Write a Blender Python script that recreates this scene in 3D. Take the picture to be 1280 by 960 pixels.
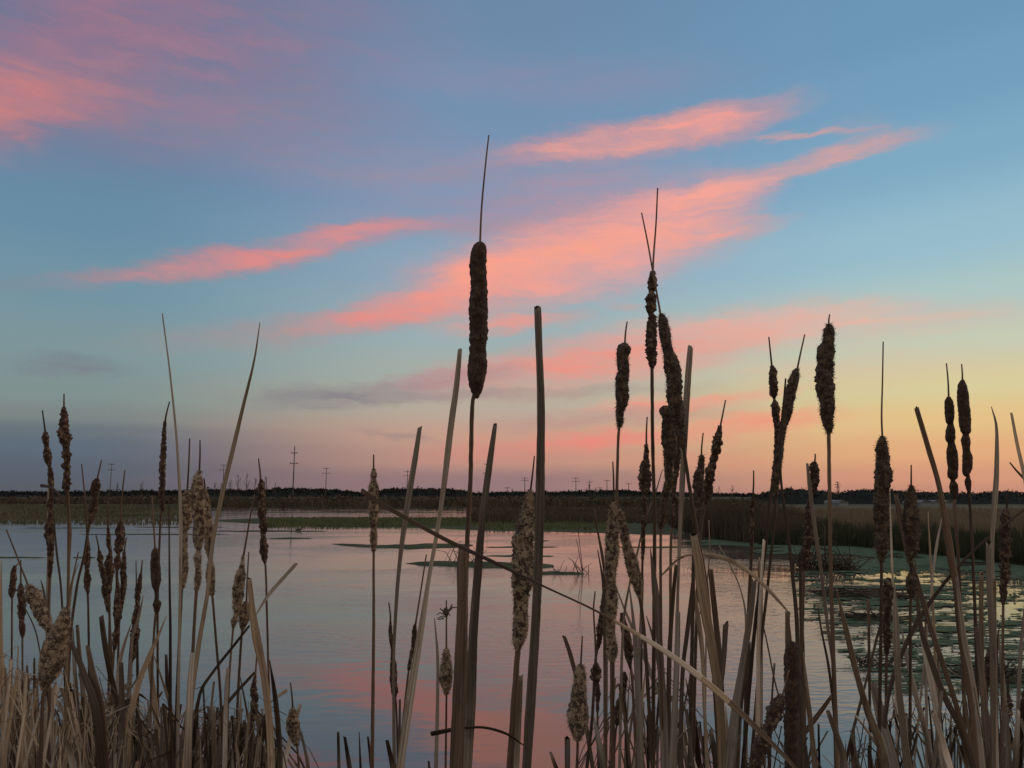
import bpy, math, random
import numpy as np
from mathutils import Vector, Matrix, noise as mnoise

random.seed(7)
rng = np.random.default_rng(7)
for o in list(bpy.data.objects):
    bpy.data.objects.remove(o)
scene = bpy.context.scene

# ------------------------------------------------------------------ camera
F = 961.0                      # focal length in photo pixels (photo 1280 x 960)
HOR = 618.0                    # photo row of the horizon
PITCH = math.atan((HOR - 480) / F)
CAMZ = 1.6
cam_d = bpy.data.cameras.new('camera')
cam = bpy.data.objects.new('camera', cam_d)
scene.collection.objects.link(cam)
cam.location = (0, 0, CAMZ)
cam.rotation_euler = (math.pi / 2 + PITCH, 0, 0)
cam_d.sensor_width = 36.0
cam_d.lens = F / 1280 * 36.0
cam_d.clip_start = 0.05
cam_d.clip_end = 20000
scene.camera = cam
scene.view_settings.view_transform = 'Standard'
scene.view_settings.look = 'None'
scene.view_settings.gamma = 1
scene.view_settings.exposure = 0.0
scene.view_settings.use_curve_mapping = False


def lin(c):
    r = []
    for v in c:
        v /= 255.0
        r.append(v / 12.92 if v <= .04045 else ((v + .055) / 1.055) ** 2.4)
    return (r[0], r[1], r[2], 1.0)


def ray(px, py):
    dx = (px - 640) / F
    dy = (480 - py) / F
    return Vector((dx, math.cos(PITCH) - math.sin(PITCH) * dy, math.sin(PITCH) + math.cos(PITCH) * dy))


def azel(px, py):
    v = ray(px, py).normalized()
    return math.degrees(math.atan2(v.x, v.y)), math.degrees(math.asin(v.z))


def at(px, py, d):
    """point at forward distance d seen at that direction; also metres per photo pixel there"""
    r = ray(px, py)
    t = d / r.y
    return Vector((0, 0, CAMZ)) + r * t, t / F


def gnd(px, py, z=0.0):
    r = ray(px, py)
    t = (z - CAMZ) / r.z
    return Vector((0, 0, CAMZ)) + r * t


# ------------------------------------------------------------------ world: dusk sky with streaks of lit cloud
SUN_AZ, SUN_EL = 60.0, 1.5
world = bpy.data.worlds.new('World')
scene.world = world
world.use_nodes = True
nt = world.node_tree
nt.nodes.clear()


def nd(t, kind, **kw):
    n = t.nodes.new(kind)
    for k, v in kw.items():
        setattr(n, k, v)
    return n


def wire(t, a, b):
    t.links.new(a, b)


def mth(t, op, a, b=None, c=None, clamp=False):
    n = nd(t, 'ShaderNodeMath', operation=op, use_clamp=clamp)
    for i, v in enumerate((a, b, c)):
        if v is None:
            continue
        if isinstance(v, (int, float)):
            n.inputs[i].default_value = v
        else:
            wire(t, v, n.inputs[i])
    return n.outputs[0]


def mrange(t, v, a, b, c=0.0, d=1.0, smooth=True):
    n = nd(t, 'ShaderNodeMapRange', interpolation_type='SMOOTHSTEP' if smooth else 'LINEAR')
    wire(t, v, n.inputs[0])
    for i, q in zip((1, 2, 3, 4), (a, b, c, d)):
        n.inputs[i].default_value = q
    return n.outputs[0]


def mixc(t, f, a, b, mode='MIX'):
    n = nd(t, 'ShaderNodeMix', data_type='RGBA', blend_type=mode)
    for v, s in ((f, n.inputs[0]), (a, n.inputs[6]), (b, n.inputs[7])):
        if isinstance(v, (int, float)):
            s.default_value = v
        elif isinstance(v, tuple):
            s.default_value = v
        else:
            wire(t, v, s)
    return n.outputs[2]


tc = nd(nt, 'ShaderNodeTexCoord')
sep = nd(nt, 'ShaderNodeSeparateXYZ')
wire(nt, tc.outputs['Generated'], sep.inputs[0])
az = mth(nt, 'MULTIPLY', mth(nt, 'ARCTAN2', sep.outputs[0], sep.outputs[1]), 57.29578)
el = mth(nt, 'MULTIPLY', mth(nt, 'ARCSINE', sep.outputs[2]), 57.29578)
ael = nd(nt, 'ShaderNodeCombineXYZ')
wire(nt, az, ael.inputs[0])
wire(nt, el, ael.inputs[1])


def ramp(stops, px, top):
    n = nd(nt, 'ShaderNodeValToRGB')
    n.color_ramp.interpolation = 'EASE'
    pts = [(max(0, azel(px, y)[1]) / 45.0, lin(c)) for y, c in stops] + [(1.0, lin(top))]
    pts.sort(key=lambda p: p[0])
    e = n.color_ramp.elements
    while len(e) < len(pts):
        e.new(1.0)
    for i, (p, c) in enumerate(pts):
        e[i].position = p
        e[i].color = c
    wire(nt, mth(nt, 'DIVIDE', elw, 45.0, clamp=True), n.inputs[0])
    return n.outputs[0]


# slow warps so that nothing in the sky is straight
def wnoise(scale, det, sx, sy, off=0.0, rough=0.55):
    m = nd(nt, 'ShaderNodeMapping')
    m.inputs['Scale'].default_value = (sx, sy, 1)
    m.inputs['Location'].default_value = (off, off * .7, 0)
    wire(nt, ael.outputs[0], m.inputs[0])
    n = nd(nt, 'ShaderNodeTexNoise')
    n.inputs['Scale'].default_value = scale
    n.inputs['Detail'].default_value = det
    n.inputs['Roughness'].default_value = rough
    wire(nt, m.outputs[0], n.inputs['Vector'])
    return n


w0 = wnoise(1.0, 3, 0.03, 0.08, 3.1)
elw = mth(nt, 'ADD', el, mth(nt, 'MULTIPLY', mth(nt, 'SUBTRACT', w0.outputs[0], 0.5), 1.6))

SKY_L = [(618, (88, 92, 102)), (590, (86, 97, 112)), (560, (90, 106, 122)), (540, (100, 114, 124)), (522, (122, 134, 134)),
         (490, (126, 146, 144)), (430, (122, 150, 156)), (350, (106, 146, 166)), (260, (94, 138, 166)),
         (150, (94, 126, 160)), (0, (76, 112, 152))]
SKY_M = [(618, (150, 118, 120)), (600, (158, 120, 118)), (575, (186, 138, 122)), (545, (198, 152, 130)), (505, (184, 170, 154)),
         (465, (166, 176, 168)), (410, (152, 176, 182)), (340, (138, 166, 188)), (250, (116, 150, 186)),
         (130, (108, 142, 178)), (0, (100, 134, 170))]
SKY_R = [(618, (196, 132, 108)), (598, (212, 144, 108)), (565, (226, 166, 108)), (525, (228, 190, 122)), (480, (216, 204, 148)),
         (430, (198, 204, 178)), (370, (172, 200, 196)), (290, (144, 188, 206)), (180, (116, 168, 198)),
         (90, (104, 156, 190)), (0, (96, 148, 184))]
cl = ramp(SKY_L, 60, (70, 100, 140))
cm = ramp(SKY_M, 560, (84, 112, 152))
cr = ramp(SKY_R, 1230, (82, 128, 168))
base = mixc(nt, mrange(nt, az, -30, -3), cl, cm)
base = mixc(nt, mrange(nt, az, -1, 30), base, cr)

wa = wnoise(1.0, 5, 0.10, 0.26, 11.0)
wb = wnoise(1.0, 6, 0.55, 1.6, 23.0, 0.6)
sw = nd(nt, 'ShaderNodeVectorMath', operation='SUBTRACT')
wire(nt, wa.outputs[1], sw.inputs[0])
sw.inputs[1].default_value = (.5, .5, .5)
sm = nd(nt, 'ShaderNodeVectorMath', operation='MULTIPLY')
wire(nt, sw.outputs[0], sm.inputs[0])
sm.inputs[1].default_value = (5.5, 2.6, 0)
sb = nd(nt, 'ShaderNodeVectorMath', operation='SUBTRACT')
wire(nt, wb.outputs[1], sb.inputs[0])
sb.inputs[1].default_value = (.5, .5, .5)
sbm = nd(nt, 'ShaderNodeVectorMath', operation='MULTIPLY')
wire(nt, sb.outputs[0], sbm.inputs[0])
sbm.inputs[1].default_value = (2.8, 1.15, 0)
add1 = nd(nt, 'ShaderNodeVectorMath', operation='ADD')
wire(nt, ael.outputs[0], add1.inputs[0])
wire(nt, sm.outputs[0], add1.inputs[1])
add2 = nd(nt, 'ShaderNodeVectorMath', operation='ADD')
wire(nt, add1.outputs[0], add2.inputs[0])
wire(nt, sbm.outputs[0], add2.inputs[1])
WARP = add2.outputs[0]
# streak texture running along the clouds
mp = nd(nt, 'ShaderNodeMapping')
mp.inputs['Rotation'].default_value = (0, 0, math.radians(-11))
mp.inputs['Scale'].default_value = (0.12, 0.9, 1)
wire(nt, WARP, mp.inputs[0])
stn = nd(nt, 'ShaderNodeTexNoise')
stn.inputs['Scale'].default_value = 1.0
stn.inputs['Detail'].default_value = 5
wire(nt, mp.outputs[0], stn.inputs['Vector'])
STREAK = mrange(nt, stn.outputs[0], 0.30, 0.66, 0.50, 1.12, smooth=False)

mp2 = nd(nt, 'ShaderNodeMapping')
mp2.inputs['Rotation'].default_value = (0, 0, math.radians(-13))
mp2.inputs['Scale'].default_value = (0.30, 2.4, 1)
wire(nt, WARP, mp2.inputs[0])
fbn = nd(nt, 'ShaderNodeTexNoise')
fbn.inputs['Scale'].default_value = 1.0
fbn.inputs['Detail'].default_value = 7
fbn.inputs['Roughness'].default_value = .62
wire(nt, mp2.outputs[0], fbn.inputs['Vector'])
FIBRE = mrange(nt, fbn.outputs[0], 0.30, 0.62, 0.70, 1.08, smooth=False)

# (px, py, half length px, half width px, rise angle deg, colour, strength, core)
CLOUDS = [
    (190, 60, 330, 130, 6, (166, 120, 142), .70, .05),
    (340, 160, 230, 60, -6, (160, 128, 150), .45, .05),
    (130, 30, 160, 60, 20, (172, 112, 132), .5, .05),
    (-5, 135, 110, 52, 14, (222, 118, 106), .72, .05),
    (70, 118, 120, 40, 10, (196, 116, 118), .6, .05),
    (620, 255, 230, 30, 8, (170, 138, 158), .45, .1),
    (740, 262, 170, 50, 12, (204, 146, 152), .6, .1),
    (690, 100, 260, 30, 3, (150, 134, 168), .4, .05),
    (560, 215, 230, 26, 4, (168, 140, 158), .5, .1),
    (30, 352, 110, 14, 2, (124, 142, 156), .5, .1),
    (320, 323, 190, 14, 9, (230, 124, 116), .95, .30),
    (440, 292, 110, 13, 8, (238, 124, 112), .85, .30),
    (585, 285, 120, 17, 3, (188, 140, 148), .55, .1),
    (795, 172, 185, 21, 12, (250, 150, 126), 1.0, .35),
    (900, 152, 70, 22, 8, (246, 148, 134), .8, .2),
    (1015, 169, 75, 6, 1, (228, 158, 148), .8, .3),
    (1080, 172, 60, 22, -4, (170, 158, 172), .4, .05),
    (430, 402, 230, 17, 9, (190, 138, 136), .6, .15),
    (520, 380, 125, 20, 12, (240, 126, 112), 1.0, .35),
    (640, 342, 150, 38, 12, (246, 146, 124), 1.0, .40),
    (760, 310, 160, 46, 12, (246, 152, 134), 1.0, .40),
    (700, 318, 130, 14, 14, (254, 152, 120), .8, .30),
    (860, 262, 100, 36, 16, (244, 154, 138), 1.0, .40),
    (900, 290, 90, 12, 9, (240, 152, 136), .85, .30),
    (1010, 205, 140, 11, 13, (226, 156, 146), .95, .30),
    (900, 232, 80, 10, 12, (250, 156, 136), .7, .30),
    (640, 402, 90, 12, 6, (240, 140, 120), .85, .30),
    (778, 379, 30, 6, 3, (220, 156, 146), .6, .2),
    (1030, 400, 260, 26, 4, (238, 172, 148), .80, .25),
    (860, 420, 180, 30, 8, (236, 160, 140), .75, .25),
    (740, 452, 210, 28, 8, (240, 132, 112), .95, .30),
    (1060, 462, 230, 24, 3, (228, 184, 144), .55, .15),
    (575, 470, 100, 13, 6, (184, 122, 130), .85, .30),
    (420, 492, 120, 16, 3, (128, 122, 134), .72, .25),
    (560, 492, 120, 7, 3, (146, 128, 134), .6, .2),
    (700, 490, 180, 8, 2, (170, 140, 134), .6, .2),
    (860, 502, 140, 10, 5, (244, 132, 108), .9, .3),
    (930, 527, 120, 12, 5, (242, 134, 104), .85, .3),
    (770, 520, 170, 10, 4, (190, 128, 126), .6, .2),
    (760, 548, 200, 13, 3, (236, 120, 104), .9, .3),
    (640, 566, 140, 12, 1, (214, 130, 112), .6, .2),
    (820, 578, 200, 11, 2, (216, 136, 108), .5, .1),
    (500, 543, 55, 5, -6, (140, 122, 128), .55, .2),
    (95, 457, 70, 11, -3, (120, 116, 132), .7, .2),
    (200, 545, 90, 4, 0, (120, 124, 128), .4, .2),
    (560, 600, 320, 14, 0, (140, 112, 118), .5, .1),
]
sky = base
for (px, py, a, b, ang, col, s, core) in CLOUDS:
    a0, e0 = azel(px, py)
    c_, s_ = math.cos(math.radians(ang)), math.sin(math.radians(ang))
    a1, e1 = azel(px + a * c_, py - a * s_)
    a2, e2 = azel(px, py - b)
    m = nd(nt, 'ShaderNodeMapping', vector_type='TEXTURE')
    m.inputs['Location'].default_value = (a0, e0, 0)
    m.inputs['Rotation'].default_value = (0, 0, math.atan2(e1 - e0, a1 - a0))
    m.inputs['Scale'].default_value = (math.hypot(a1 - a0, e1 - e0), abs(e2 - e0) * 1.12, 1)
    wire(nt, WARP, m.inputs[0])
    ln = nd(nt, 'ShaderNodeVectorMath', operation='LENGTH')
    wire(nt, m.outputs[0], ln.inputs[0])
    f = mrange(nt, ln.outputs['Value'], 1.42, max(0.0, core - .2), 0.0, s)
    f = mth(nt, 'MULTIPLY', mth(nt, 'MULTIPLY', f, STREAK), FIBRE, clamp=True)
    sky = mixc(nt, f, sky, lin(col))
# unseen sky behind the camera and overhead, brightened beyond dusk to light the foreground
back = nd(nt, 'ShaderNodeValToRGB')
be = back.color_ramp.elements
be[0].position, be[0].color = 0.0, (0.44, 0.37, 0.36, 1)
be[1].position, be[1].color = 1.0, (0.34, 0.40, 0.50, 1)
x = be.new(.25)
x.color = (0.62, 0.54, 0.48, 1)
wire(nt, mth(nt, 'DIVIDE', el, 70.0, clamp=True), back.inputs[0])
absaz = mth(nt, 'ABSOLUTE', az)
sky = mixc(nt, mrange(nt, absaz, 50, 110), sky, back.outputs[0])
sky = mixc(nt, mrange(nt, el, 42, 75), sky, (0.34, 0.39, 0.48, 1))
sky = mixc(nt, mrange(nt, el, -0.5, -6), sky, (0.05, 0.05, 0.05, 1))
hsv = nd(nt, 'ShaderNodeHueSaturation')
hsv.inputs['Saturation'].default_value = 0.90
wire(nt, sky, hsv.inputs['Color'])
sky = hsv.outputs[0]
bg1 = nd(nt, 'ShaderNodeBackground')
bg1.inputs[1].default_value = 0.97
wire(nt, sky, bg1.inputs[0])
nis = nd(nt, 'ShaderNodeTexSky', sky_type='NISHITA')
nis.sun_disc = False
nis.sun_elevation = math.radians(SUN_EL)
nis.sun_rotation = math.radians(SUN_AZ)
bg2 = nd(nt, 'ShaderNodeBackground')
bg2.inputs[1].default_value = 0.004
wire(nt, nis.outputs[0], bg2.inputs[0])
ads = nd(nt, 'ShaderNodeAddShader')
wire(nt, bg1.outputs[0], ads.inputs[0])
wire(nt, bg2.outputs[0], ads.inputs[1])
wo = nd(nt, 'ShaderNodeOutputWorld')
wire(nt, ads.outputs[0], wo.inputs[0])

sun_d = bpy.data.lights.new('sun', 'SUN')
sun_d.energy = 0.8
sun_d.angle = math.radians(14)
sun_d.color = (1.0, 0.66, 0.42)
sun = bpy.data.objects.new('sun', sun_d)
scene.collection.objects.link(sun)
sv = Vector((math.sin(math.radians(SUN_AZ)) * math.cos(math.radians(5)), math.cos(math.radians(SUN_AZ)) * math.cos(math.radians(5)), math.sin(math.radians(5))))
sun.rotation_euler = sv.to_track_quat('Z', 'Y').to_euler()

# ------------------------------------------------------------------ helpers
COL = scene.collection


def tag(o, label=None, cat=None, group=None, kind=None):
    if label:
        o['label'] = label
    if cat:
        o['category'] = cat
    if group:
        o['group'] = group
    if kind:
        o['kind'] = kind
    return o


def mesh_obj(name, verts, faces, mats, parent=None, uv=None, smooth=True, loc=(0, 0, 0), fmat=None):
    me = bpy.data.meshes.new(name)
    me.from_pydata([tuple(v) for v in verts] if not isinstance(verts, np.ndarray) else verts.tolist(), [],
                   faces if not isinstance(faces, np.ndarray) else faces.tolist())
    for m in (mats if isinstance(mats, (list, tuple)) else [mats]):
        me.materials.append(m)
    if fmat is not None:
        me.polygons.foreach_set('material_index', fmat)
    if uv is not None:
        l = me.uv_layers.new(name='UVMap')
        idx = np.zeros(len(me.loops), dtype=np.int32)
        me.loops.foreach_get('vertex_index', idx)
        l.data.foreach_set('uv', np.asarray(uv, dtype=np.float32)[idx].ravel())
    if smooth:
        me.polygons.foreach_set('use_smooth', [True] * len(me.polygons))
    me.update()
    o = bpy.data.objects.new(name, me)
    COL.objects.link(o)
    o.location = loc
    o.parent = parent
    return o


def empty(name, loc):
    o = bpy.data.objects.new(name, None)
    o.empty_display_size = .1
    COL.objects.link(o)
    o.location = loc
    return o


def mat(name):
    m = bpy.data.materials.new(name)
    m.use_nodes = True
    t = m.node_tree
    b = t.nodes['Principled BSDF']
    return m, t, b


def noise_tex(t, scale, det=4, rough=.55, coord='Object', mscale=None, rand=True):
    c = nd(t, 'ShaderNodeTexCoord')
    v = c.outputs[coord]
    if mscale:
        mm = nd(t, 'ShaderNodeMapping')
        mm.inputs['Scale'].default_value = mscale
        wire(t, v, mm.inputs[0])
        v = mm.outputs[0]
    if rand:
        oi = nd(t, 'ShaderNodeObjectInfo')
        a = nd(t, 'ShaderNodeVectorMath', operation='ADD')
        wire(t, v, a.inputs[0])
        wire(t, mth(t, 'MULTIPLY', oi.outputs['Random'], 37.0), a.inputs[1])
        v = a.outputs[0]
    n = nd(t, 'ShaderNodeTexNoise')
    n.inputs['Scale'].default_value = scale
    n.inputs['Detail'].default_value = det
    n.inputs['Roughness'].default_value = rough
    wire(t, v, n.inputs['Vector'])
    return n.outputs[0]


def bump(t, b, h, strength, dist):
    n = nd(t, 'ShaderNodeBump')
    n.inputs['Strength'].default_value = strength
    n.inputs['Distance'].default_value = dist
    wire(t, h, n.inputs['Height'])
    wire(t, n.outputs[0], b.inputs['Normal'])


def leaf_mat(name, c1, c2, dark, dark_amt=.35):
    m, t, b = mat(name)
    streak = noise_tex(t, 1.0, 4, .6, 'UV', (14, 5, 1))
    fine = noise_tex(t, 1.0, 3, .6, 'UV', (40, 9, 1))
    blotch = noise_tex(t, 1.0, 5, .65, 'UV', (1.6, 11, 1))
    c = mixc(t, mrange(t, streak, .32, .68), c1, c2)
    c = mixc(t, mth(t, 'MULTIPLY', mrange(t, blotch, .56, .72), dark_amt), c, dark)
    c = mixc(t, mrange(t, fine, .3, .7, 0, .5), c, dark)
    stain = noise_tex(t, 1.0, 3, .5, 'UV', (.8, 2.2, 1))
    c = mixc(t, mrange(t, stain, .5, .68, 0, .7), c, dark)
    oi = nd(t, 'ShaderNodeObjectInfo')
    hs = nd(t, 'ShaderNodeHueSaturation')
    wire(t, mrange(t, oi.outputs['Random'], 0, 1, .60, 1.55, False), hs.inputs['Value'])
    wire(t, c, hs.inputs['Color'])
    wire(t, hs.outputs[0], b.inputs['Base Color'])
    b.inputs['Roughness'].default_value = .72
    b.inputs['Specular IOR Level'].default_value = .25
    bump(t, b, streak, .5, .0012)
    return m


M = {}
M['g'] = leaf_mat('dry_leaf_grey', (.20, .155, .112, 1), (.37, .295, .22, 1), (.06, .038, .026, 1), .7)
M['t'] = leaf_mat('dry_leaf_tan', (.26, .18, .11, 1), (.46, .335, .215, 1), (.08, .045, .026, 1), .7)
M['d'] = leaf_mat('dry_leaf_brown', (.07, .043, .027, 1), (.155, .103, .066, 1), (.02, .012, .008, 1), .6)
M['l'] = leaf_mat('dry_leaf_pale', (.38, .295, .21, 1), (.58, .47, .36, 1), (.14, .095, .06, 1), .6)
M['s'] = leaf_mat('stalk_brown', (.085, .048, .028, 1), (.18, .115, .072, 1), (.035, .02, .012, 1), .5)


def head_mat(name, brown, tan, lo, hi):
    m, t, b = mat(name)
    big = noise_tex(t, 95, 5, .68)
    fine = noise_tex(t, 420, 3, .7)
    f = mth(t, 'ADD', mth(t, 'MULTIPLY', big, .68), mth(t, 'MULTIPLY', fine, .32))
    c = mixc(t, mrange(t, f, lo, hi), brown, tan)
    dk = noise_tex(t, 900, 2, .6)
    c = mixc(t, mrange(t, dk, .5, .7, 0, .55), c, (.012, .007, .005, 1))
    wire(t, c, b.inputs['Base Color'])
    b.inputs['Roughness'].default_value = .95
    b.inputs['Specular IOR Level'].default_value = .08
    b.inputs['Sheen Weight'].default_value = .15
    bump(t, b, mth(t, 'ADD', fine, dk), 1.0, .003)
    return m


M['hs'] = head_mat('seed_head_velvet', (.055, .024, .012, 1), (.14, .08, .045, 1), .46, .62)
M['hb'] = head_mat('seed_head_worn', (.065, .028, .015, 1), (.30, .20, .125, 1), .50, .60)
M['hf'] = head_mat('seed_head_fluffy', (.075, .038, .022, 1), (.48, .345, .215, 1), .46, .55)
M['hk'] = head_mat('seed_head_backlit_fluffy', (.05, .026, .015, 1), (.19, .125, .075, 1), .46, .6)  # less tan than the fluffy one, with backlit silhouette darkness put into the colour
def fluff_mat(name, c1, c2):
    m, t, b = mat(name)
    n = noise_tex(t, 120, 4, .65)
    wire(t, mixc(t, mrange(t, n, .40, .60), c1, c2), b.inputs['Base Color'])
    b.inputs['Roughness'].default_value = 1
    b.inputs['Specular IOR Level'].default_value = .05
    return m


M['fluff'] = fluff_mat('seed_fluff', (.16, .10, .06, 1), (.66, .50, .34, 1))
M['fluffd'] = fluff_mat('seed_fluff_dark', (.07, .042, .026, 1), (.38, .275, .18, 1))  # down for the darker heads, including the backlit tone of silhouetted ones


def catmull(pts, step):
    """pts: arrays (n,k); resample a Catmull-Rom curve through them with about `step` spacing in first two coords"""
    P = np.asarray(pts, float)
    if len(P) == 1:
        return P
    Q = np.vstack([2 * P[0] - P[1], P, 2 * P[-1] - P[-2]])
    out = []
    for i in range(1, len(Q) - 2):
        p0, p1, p2, p3 = Q[i - 1], Q[i], Q[i + 1], Q[i + 2]
        L = np.hypot(*(p2 - p1)[:2])
        n = max(1, int(round(L / step)))
        # shared finite-difference tangents scaled by chord so uneven spacing does not overshoot
        d01 = max(1e-6, np.hypot(*(p1 - p0)[:2]))
        d12 = max(1e-6, L)
        d23 = max(1e-6, np.hypot(*(p3 - p2)[:2]))
        m1 = (p2 - p0) / (d01 + d12) * d12
        m2 = (p3 - p1) / (d12 + d23) * d12
        for k in range(n):
            s = k / n
            h00 = 2 * s ** 3 - 3 * s ** 2 + 1
            h10 = s ** 3 - 2 * s ** 2 + s
            h01 = -2 * s ** 3 + 3 * s ** 2
            h11 = s ** 3 - s ** 2
            out.append(h00 * p1 + h10 * m1 + h01 * p2 + h11 * m2)
    out.append(P[-1])
    return np.array(out)


def to3d(P, d, dd=None):
    """P rows (px,py,width px) -> world points and half widths"""
    c, r = [], []
    for i, p in enumerate(P):
        D = d if dd is None else d + dd[i]
        v, mpp = at(p[0], p[1], D)
        c.append(v)
        r.append(max(p[2], .3) * mpp * .5)
    return c, r


def tube(c, r, seg, flat=1.0, disp=None, twist=0.0, fold=0.0):
    """closed tube along c; flat = thickness/width; returns verts, faces, uv"""
    n = len(c)
    V, Fc, U = [], [], []
    dist = 0
    for i in range(n):
        tvec = (c[min(i + 1, n - 1)] - c[max(i - 1, 0)])
        if tvec.length < 1e-9:
            tvec = Vector((0, 0, -1))
        tvec.normalize()
        a = tvec.cross(Vector((0, 1, 0)))
        if a.length < 1e-4:
            a = Vector((1, 0, 0))
        a.normalize()
        bb = tvec.cross(a).normalized()
        if i:
            dist += (c[i] - c[i - 1]).length
        tw = twist * i / max(1, n - 1)
        ca, sa = math.cos(tw), math.sin(tw)
        a2 = a * ca + bb * sa
        b2 = bb * ca - a * sa
        for k in range(seg):
            th = 2 * math.pi * k / seg
            rr = r[i] if disp is None else r[i] * disp(c[i], th, i / max(1, n - 1))
            x = math.cos(th) * rr
            y = math.sin(th) * rr * flat + fold * rr * abs(math.cos(th))
            V.append(c[i] + a2 * x + b2 * y)
            U.append((k / seg, dist))
    for i in range(n - 1):
        for k in range(seg):
            k2 = (k + 1) % seg
            Fc.append((i * seg + k, i * seg + k2, (i + 1) * seg + k2, (i + 1) * seg + k))
    Fc.append(tuple(range(seg))[::-1])
    Fc.append(tuple((n - 1) * seg + k for k in range(seg)))
    return V, Fc, U


BANK = 0.10


def extend_to_ground(c, r, lean=.8, grow=1.15):
    """carry a stalk on below the last traced point down into the bank"""
    p, q = c[-2], c[-1]
    dv = (q - p)
    if dv.z > -1e-4:
        dv = Vector((dv.x * .3, 0, -abs(dv.length)))
    dv.normalize()
    dv.x = max(-.55, min(.55, dv.x))
    z, x, y = q.z, q.x, q.y
    sl = dv.x / -dv.z * lean
    sl = max(-.35, min(.35, sl))
    N = 7
    z1 = BANK - .12
    rr = r[-1]
    yj = random.uniform(-.04, .04)
    c2, r2 = list(c), list(r)
    for i in range(1, N + 1):
        f = i / N
        zz = z + (z1 - z) * f
        c2.append(Vector((x + sl * (z - zz) * (1 - .45 * f), y + yj * f, zz)))
        r2.append(rr * (1 + (grow - 1) * f))
    return c2, r2


def localize(V, o):
    o = Vector(o)
    return [v - o for v in V]


def lump(seed, amp, sc):
    def f(p, th, s):
        v = Vector((p.x + math.cos(th) * .012, p.y + math.sin(th) * .012, p.z))
        n1 = mnoise.noise(v * sc + Vector((seed, 0, 0)))
        n2 = mnoise.noise(v * sc * 3.3 + Vector((0, seed, 0)))
        n3 = mnoise.noise(v * sc * 8 + Vector((0, seed, seed)))
        return 1 + amp * (n1 * .9 + n2 * .7 + n3 * .55)
    return f


CATS = []      # remembered for blade labels: (px, py, nick)


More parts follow.
